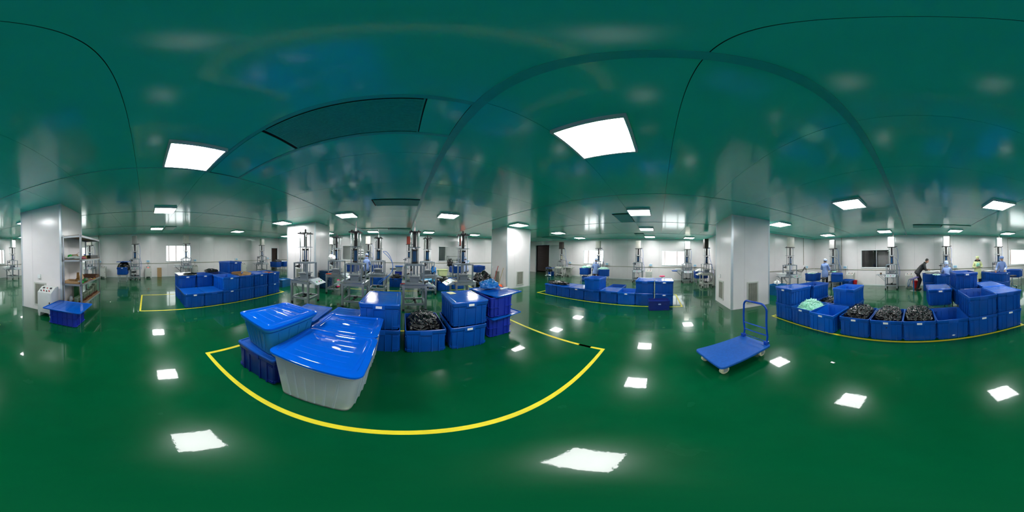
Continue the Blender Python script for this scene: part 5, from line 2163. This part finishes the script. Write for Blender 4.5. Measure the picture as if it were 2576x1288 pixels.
o.location, o.rotation_euler = (-11.03, .86, 0.002), (0, .12, PI / 2)
o.rotation_euler = (-.10, 0, PI / 2)
tag(o, 'flat cardboard sheet leaning on the west wall', 'cardboard')


def tray(x, y, z, rz, label, m=WHITEP):
    t = thing('plastic_tray', label, 'tray', (x, y, z), rz, 'white parts trays')
    b = B()
    b.loft([rrect(.34, .26, 0, .03), rrect(.42, .34, .12, .04), rrect(.44, .36, .125, .04), rrect(.44, .36, .135, .04), rrect(.41, .33, .13, .04), rrect(.33, .25, .008, .03)])
    b.obj('body', m, t)
    return t


# side shelves stand off local -x or +x of the press
tray(-10.32, 1.96, .754, 0, 'white plastic tray on the shelf of the press at the west window')
tray(5.92, -5.55, .754, .05, 'white plastic tray on the shelf of the notch wall press')
tray(-7.40, -8.58, .754, .1, 'white plastic tray beside the press near the bright south window')
tray(10.85, -1.32, .754, 0, 'white tray over a blue one at the corner end of the east wall')

# south side
standcrate(5.56, -7.75, 180, 'blue crate with white sheets at the worker in pale cap', .36)
standcrate(3.98, -7.75, 205, 'blue crate on a stand beside the worker in pale cap, close to the red bins', .42)
heap('white_sheets', WHITEBAG, (5.56, -7.82, .78), .5, .62, .07, 'white sheets stacked in the crate at the worker in pale cap', 'sheets', 9, .1, 4)
heap('mint_sheets', MINT2, (5.45, -7.45, .772), .5, .18, .02, 'mint sheet edge hanging at the crate front', 'sheets', 19, .1, 2)
heap('mint_sheets', MINT, (4.42, -8.15, .86), .3, .2, .03, 'mint sheets on the press table of the worker in pale cap', 'sheets', 29, .1, 3)
crate(3.72, -8.42, 0, 180, 'low blue crate on the floor before the red bins', GW2)


def bin_(x, y, label, h=.36):
    t = thing('waste_bin', label, 'bin', (x, y, 0), 0, 'red waste bins')
    b = B()
    b.lathe([(.11, 0.001), (.145, h), (.155, h), (.155, h + .02), (.135, h + .02), (.10, .02)], 0, 0, 18)
    b.obj('body', REDP, t)
    b = B()
    b.tube([(.15, 0, h - .02), (.17, .05, h - .12), (.17, -.05, h - .12), (.15, 0, h - .03)], .006, 5)
    b.obj('handle', REDP, t)


bin_(3.36, -8.72, 'red waste bin between the cabinet and the dark window')
bin_(-.02, -8.82, 'red waste bin behind the bending man and the violet stool')
# sheets and crates between bending man and hooded worker
crate(-.82, -8.15, 0, 90, 'lower blue crate under the white sheets beside the bending man', GW2)
crate(-.80, -8.12, .42, 92, 'blue crate heaped with white sheets beside the bending man', GW2)
crate(-1.28, -7.35, 0, 182, 'lower blue crate before the hooded worker', GW2)
crate(-1.24, -7.45, .42, 184, 'blue crate with mint sheet before the hooded worker', GW2)
heap('white_sheets', WHITEBAG, (-.90, -8.1, .80), .55, .72, .17, 'white sheets heaped before the bending man', 'sheets', 11, PI / 2, 9)
heap('mint_sheets', MINT2, (-1.0, -7.42, .815), .32, .4, .03, 'mint sheets in the crate before the hooded worker', 'sheets', 13, .3, 3)
# crates by the woman in blue smock and the lime coat
crate(-4.02, -6.95, 0, 205, 'lower blue crate under the one the woman leans on', GW2)
crate(-4.02, -6.95, .42, 204, 'tagged blue crate the woman in blue smock leans on', GW2, False, True)
crate(-3.80, -7.74, .0, 200, 'lower blue crate between lime coat and blue smock', GW2)
crate(-3.80, -7.74, .42, 200, 'blue crate with pale sheets between lime coat and blue smock', GW2)
heap('pale_sheets', WHITEBAG, (-3.80, -7.78, .80), .48, .62, .10, 'pale sheets heaped between lime coat and blue smock', 'sheets', 15, .2, 5)
standcrate(-5.45, -7.75, 215, 'blue crate on a stand below the bright south window', .45, tagged=True)
t = thing('tin_can', 'black tin on the side shelf of the press at the dark window', 'tin', (1.80, -8.57, .754))
B().lathe([(.05, 0), (.05, .10), (.046, .104), (.01, .104)]).obj('body', BLACK, t)
B().cyl(0, 0, .03, .08, .0505, 16).obj('label_band', mat('tin_band', (.20, .12, .05), .5, 0, .2), t)
# notch corner: teal tank, bottle, bag
t = thing('water_trough', 'teal trough on the floor beside the square pillar', 'trough', (5.55, -4.95, 0), .3)
B().loft([rrect(.55, .75, 0, .03), rrect(.60, .80, .42, .03), rrect(.62, .82, .44, .03), rrect(.57, .77, .44, .03), rrect(.52, .72, .03, .03)]).obj('body', TEALP, t)
t = thing('spray_can', 'grey bottle with white cap standing on the trough edge', 'bottle', (5.42, -4.83, .442))
B().lathe([(.03, 0), (.03, .16), (.015, .19)]).obj('body', GREYPAINT, t)
B().lathe([(.02, .185), (.024, .2), (.024, .24), (.01, .25)]).obj('cap', WHITEP, t)
o = blob('white_bag', WHITEBAG, (5.62, -5.02, .445), (.13, .13, .12), 81, .3, 2.5, sub=4)
tag(o, 'white crumpled bag on the teal trough', 'bag')

# east side
standcrate(10.0, 4.78, -82, 'blue crate with mint bundles and white film at the east window', .43)
standcrate(9.75, 3.40, -60, 'blue crate heaped with mint netting at the east window', .43)
q_ = crate(10.0, 4.78, 0, -82, 'blue crate under the stand with mint bundles', GW2)
q_.scale = (.62, .62, .7)
o = blob('mint_bundle', MINT, (9.9, 4.80, .84), (.14, .16, .12), 91, .25, 2, sub=4)
tag(o, 'mint green bundle on the stand crate at the east window', 'bundle')
o = blob('mint_bundle', MINT, (10.1, 4.55, .84), (.10, .10, .10), 92, .25, 2, sub=4)
tag(o, 'small mint bundle against the white film at the east window', 'bundle')
o = blob('white_film', WHITEBAG, (10.2, 4.6, .84), (.16, .22, .17), 93, .25, 2, sub=4)
tag(o, 'white film heap behind the mint bundles at the east window', 'film')
o = blob('mint_netting', MINT2, (9.75, 3.40, .80), (.22, .30, .13), 94, .3, 2.2, sub=4)
tag(o, 'mint netting heap at the worker on the east window press', 'netting')
# old press by the door: side crate with dark cloth, folding table
q_ = crate(10.65, 8.25, .0, -90, 'blue crate beneath the blue topped stand by the doorway', GW2)
q_.scale = (.6, .6, .8)
stand(10.65, 8.25, -90, .62, .46, .6, 'metal stand topped by a blue board next to the wide doorway', m=IVORY)
t = thing('blue_board', 'blue board lying on the stand next to the wide doorway', 'board', (10.65, 8.25, .621), -PI / 2)
B().loft([rrect(.5, .78, 0, .03), rrect(.5, .78, .03, .03)]).obj('board', BLUE2, t)
o = blob('dark_cloth', JACKET, (10.42, 8.3, .30), (.10, .34, .33), 95, .2, 2)
o.location.z = .32
tag(o, 'dark bag hanging down the blue board at the doorway', 'bag')
t = thing('folding_bench', 'pale side bench with slanting braces beside the old press', 'bench', (10.8, 6.60, 0), -PI / 2)
B().box(-.35, -.28, .75, .35, .28, .775, .004).obj('bench_top', IVORY, t)
for sx in (-1, 1):
    B().tube([(-.30, sx * .22, .02), (-.30, sx * .22, .75)], .018, 8).obj('leg', IVORY, t)
    B().tube([(-.30, sx * .22, .25), (.28, sx * .22, .75)], .014, 8).obj('brace', IVORY, t)
standcrate(9.85, -2.62, 0, 'blue crate by the side on press', .40)
t = thing('blue_tray', 'blue tray on the corner end press shelf', 'tray', (10.85, -1.2, .7535), .1)
B().loft([rrect(.3, .3, 0, .02), rrect(.36, .36, .05, .02), rrect(.34, .34, .05, .02), rrect(.29, .29, .008, .02)]).obj('body', BLUE2, t)
t.location = (10.6, -1.05, .7535)
o = blob('white_sheet', WHITEBAG, (9.82, -2.58, .70), (.24, .3, .2), 97, .2, 2, sub=4)
tag(o, 'white bag bulging from the crate by the side on press', 'bag')

# north side
standcrate(-3.05, 9.75, 0, 'blue crate on a stand at the window beside the big pillar', .46)
standcrate(-1.55, 9.75, 0, 'blue crate on a stand beside the seated worker at the north press', .46)
crate(-1.28, 8.15, 0, 0, 'blue crate on the floor behind the press with blue hoses', GW2)
crate(-.30, 8.05, 0, 0, 'blue crate full of black cables behind the free presses', GW2)
o = blob('cable_heap', RUBBER, (-.30, 8.05, .25), (.25, .34, .22), 101, .45, 4, sub=5)
tag(o, 'heap of dark cables in a crate behind the free presses', 'cables')
t = thing('indigo_bin', 'small indigo bin under the pale lidded bin at the north wall', 'bin', (-.25, 10.85, 0))
B().loft([rrect(.42, .34, 0, .03), rrect(.46, .38, .40, .03), rrect(.48, .40, .405, .03), rrect(.44, .36, .405, .03), rrect(.40, .32, .02, .03)]).obj('body', INDIGO, t)
t = thing('pale_bin', 'pale translucent bin with blue lid at the north wall', 'bin', (-.22, 10.85, .407))
B().loft([rrect(.36, .30, 0, .03), rrect(.46, .40, .33, .03), rrect(.44, .38, .33, .03), rrect(.34, .28, .01, .03)]).obj('body', MILK, t)
B().loft([rrect(.52, .45, .332, .03), rrect(.53, .46, .36, .03), rrect(.48, .41, .375, .03)]).obj('lid', BLUE2, t)
o = blob('white_bag', WHITEBAG, (-2.52, 5.92, 1.318), (.14, .10, .16), 103, .3, 2.2, sub=4)
o.location = (-2.68, 5.78, 1.317)
tag(o, 'white printed plastic bag on top of a grey press', 'bag')
b = B()
b.cbox((.02, -.098, .10), (.10, .012, .03), .003, (.15, 0, -.2))
b.obj('print', REDP, o)
o = blob('film_bag', BLUEBAG, (1.22, 6.30, .775), (.09, .16, .16), 104, .3, 2, flat=False, sub=5)
tag(o, 'blue film bag hung inside the guard of a free press', 'bag')
crate(1.80, 7.2, 0, 0, 'blue crate with black film under the pale lime box', GW2)
o = blob('plastic_bag', BAG, (1.80, 7.2, .30), (.27, .36, .22), 105, .25, 2.6)
tag(o, 'black film swelling over the crate under the pale lime box', 'bag')
t = thing('pale_box', 'pale lime box with lid standing on black film behind the presses', 'box', (1.82, 7.25, .615))
B().loft([rrect(.36, .30, 0, .03), rrect(.44, .38, .26, .03), rrect(.42, .36, .26, .03), rrect(.34, .28, .01, .03)]).obj('body', PALEY, t)
B().loft([rrect(.48, .42, .262, .03), rrect(.49, .43, .285, .03), rrect(.44, .38, .295, .03)]).obj('lid', PALEY, t)
crate(1.18, 7.25, 0, 0, 'blue crate with cyan film behind the press with the hung bag', GW2)
o = blob('film_bag', CYANBAG, (1.18, 7.25, .34), (.26, .34, .15), 106, .25, 2.4, sub=4)
tag(o, 'cyan film swelling from a crate behind the free presses', 'bag')
crate(2.52, 7.4, 0, 0, 'blue lidded crate behind the press with the yellow tool', GW2, True)
standcrate(3.3, 9.8, 0, 'blue crate with white film and black bag at the north wall', .45)
standcrate(4.95, 9.8, 0, 'blue crate on a stand close to the round stool at the north wall', .45)
o = blob('plastic_bag', BAG, (3.05, 10.15, .80), (.18, .2, .38), 107, .3, 2, sub=4)
tag(o, 'black bag standing in the crate with white film at the north wall', 'bag')
o = blob('white_film', WHITEBAG, (3.45, 9.65, .80), (.2, .22, .17), 108, .3, 2.4, sub=4)
tag(o, 'white film in the crate with the black bag at the north wall', 'film')
# stack of flat dark trays by the big pillar
for k in range(9):
    t = thing('flat_tray', ['lowest', 'second', 'third', 'fourth', 'fifth', 'sixth', 'seventh', 'eighth', 'topmost'][k] + ' dark blue tray of the stack against the big pillar', 'tray', (-3.36, 6.72, .088 * k), random.uniform(-.02, .02), 'dark trays stacked at the pillar')
    b = B()
    b.loft([rrect(.44, .58, 0.001, .03), rrect(.46, .60, .05, .03), rrect(.50, .64, .055, .03), rrect(.50, .64, .082, .03), rrect(.46, .60, .087, .03)])
    b.obj('body', DTEAL, t)
t = thing('tray_cover', 'pale grey lid on the stack of dark trays', 'lid', (-3.36, 6.74, .796), .1)
B().loft([rrect(.40, .5, 0, .03), rrect(.40, .5, .02, .03)]).obj('board', GREYPAINT, t)
# bag heap and sweeping tools at the north east pillar
o = blob('plastic_bag', BAG, (3.95, 7.35, 0.0), (.42, .40, .55), 111, .3, 2, sub=5)
tag(o, 'large black rubbish bag heaped beside the square pillar', 'bag')
o = blob('white_bag', WHITEBAG, (4.15, 7.25, .47), (.13, .11, .12), 112, .3, 2.4, sub=4)
tag(o, 'white scrap poking from the large rubbish bag', 'bag')
t = thing('broom', 'red handled broom leaning on the square pillar', 'broom', (4.28, 7.0, 0))
B().tube([(.04, -.08, .12), (.22, -.26, 1.07)], .014, 8).obj('handle', REDP, t)
B().cbox((.035, -.075, .072), (.30, .06, .14), .02, (0, 0, .8)).obj('brush', BLACK, t)
t = thing('dustpan', 'orange dustpan on a bamboo stick at the square pillar', 'dustpan', (4.33, 6.34, 0))
B().tube([(-.03, .05, .18), (.17, -.05, 1.0)], .012, 8).obj('handle', BAMBOO, t)
B().loft([[(-.16, -.12, .02), (.12, -.12, .02), (.10, -.02, .20), (-.12, -.02, .20)], [(-.16, .14, .02), (.12, .14, .02), (.10, .08, .20), (-.12, .08, .20)]]).obj('pan', ORANGEP, t)
B().cbox((-.02, .01, .21), (.08, .07, .03), .008).obj('clip', YELLOWP, t)
# things lying on the free presses
t = thing('hand_tool', 'yellow handled tool on the press behind the yellow card crate', 'tool', (2.05, 4.68, .773), .2)
B().tube([(-.09, 0, .015), (.06, 0, .015), (.11, .01, .015)], [.014, .015, .008], 8).obj('grip', YELLOWP, t)
t = thing('glove', 'pale work glove lying on the press behind the yellow card crate', 'glove', (1.60, 4.62, .775), .3)
B().loft([rrect(.10, .08, 0, .02), rrect(.12, .09, .02, .03), rrect(.10, .07, .03, .02)]).obj('palm', CREAM, t)
for k in range(4):
    B().tube([(-.05, -.03 + .02 * k, .015), (-.13, -.035 + .023 * k, .012)], [.011, .008], 6).obj('finger', CREAM, t)
t = thing('rubber_hammer', 'black headed mallet on the press behind the black bag crate', 'mallet', (.64, 4.45, .775), .5)
B().tube([(-.07, 0, .04), (.07, 0, .04)], .04, 12).obj('head', BLACK, t)
B().tube([(0, 0, .04), (0, .22, .02)], .012, 8).obj('handle', BAMBOO, t)
t = thing('hand_tool', 'orange gripped tool on the press with the white printed bag', 'tool', (-2.72, 5.60, .773), .2)
B().tube([(-.1, 0, .02), (.1, 0, .02)], .018, 8).obj('grip', ORANGEP, t)
t = thing('hand_tool', 'red gripped pliers on the press behind the black bag crate', 'tool', (.08, 4.38, .773), .1)
B().tube([(-.12, -.02, .01), (-.02, 0, .01), (.06, .01, .01)], [.009, .009, .007], 6).tube([(-.12, .03, .01), (-.02, 0, .012)], .009, 6).obj('grip', REDP, t)
t = thing('plastic_flask', 'clear flask with pink ends hanging under a free press', 'flask', (-2.30, 5.54, .33))
B().lathe([(.045, .04), (.045, .24), (.04, .26)]).obj('body', mat('clear_flask', (.75, .78, .78), .1, 0, .05), t)
B().lathe([(.05, 0), (.055, .03), (.045, .05)]).obj('base', PINKP, t)
B().lathe([(.045, .255), (.045, .28), (.02, .29)]).obj('cap', PINKP, t)
# machine behind the north window
t = thing('winding_machine', 'grey green winding machine seen through the window beside the big pillar', 'machine', (-3.5, 12.9, 0))
B().box(-.7, -.25, 0, .7, .25, 1.25, .02).obj('cabinet', mat('machine_green', (.20, .24, .20), .45, 0, .1), t)
for z in (1.42, 1.62, 1.8):
    B().tube([(-.55, -.1, z), (.55, -.1, z)], .05, 10).obj('roller', STEEL, t)
for s in (-1, 1):
    B().box(s * .6 - .04, -.2, 1.25, s * .6 + .04, .1, 1.92, .01).obj('side_plate', GREYPAINT, t)
t = thing('work_rack', 'grey rack seen through the window with grey partition', 'rack', (4.1, 12.6, 0))
for s in (-1, 1):
    for q in (-1, 1):
        B().box(s * .5 - .02, q * .25 - .02, 0, s * .5 + .02, q * .25 + .02, 1.5).obj('post', GREYPAINT, t)
for z in (.8, 1.12, 1.42):
    B().box(-.5, -.25, z, .5, .25, z + .03).obj('board', OLIVEL, t)
# the lidded indigo crate in front of the shelf
t = shelf_crate(-3.26, -1.755, 0, 0, 0, (.02, .04), 'lidded indigo crate in front of the metal shelf and control cabinet')
# paper scraps on the floor
for i, (x, y) in enumerate(((-5.6, -2.1), (-5.2, -1.2), (-4.0, 4.5), (1.05, -1.9))):
    b = B()
    b.loft([[(-.03, -.012, .001), (.025, -.016, .001), (.03, .012, .001), (-.02, .016, .001)], [(-.03, -.012, .004), (.025, -.016, .007), (.03, .012, .004), (-.02, .016, .006)]])
    o = b.obj('paper_scrap', TAG)
    o.location = (x, y, 0)
    tag(o, ['white scrap on the floor beyond the metal shelf', 'white scrap on the floor toward the stand crate with black bag', 'white scrap on the floor between the west crates and the press', 'pale scrap on the floor before the trolley'][i], 'scrap', None)


# things that came out as one piece: keep the piece itself as the thing
for e in [o for o in C.objects if o.type == 'EMPTY' and 'category' in o]:
    ch = list(e.children)
    if len(ch) == 1 and not ch[0].children and 'kind' not in ch[0]:
        c = ch[0]
        mw = Matrix.LocRotScale(e.location, e.rotation_euler, e.scale) @ Matrix.LocRotScale(c.location, c.rotation_euler, c.scale)
        for k in ('label', 'category', 'group'):
            if k in e:
                c[k] = e[k]
        nm = e.name
        c.parent = None
        bpy.data.objects.remove(e)
        c.matrix_world = mw
        c.name = nm
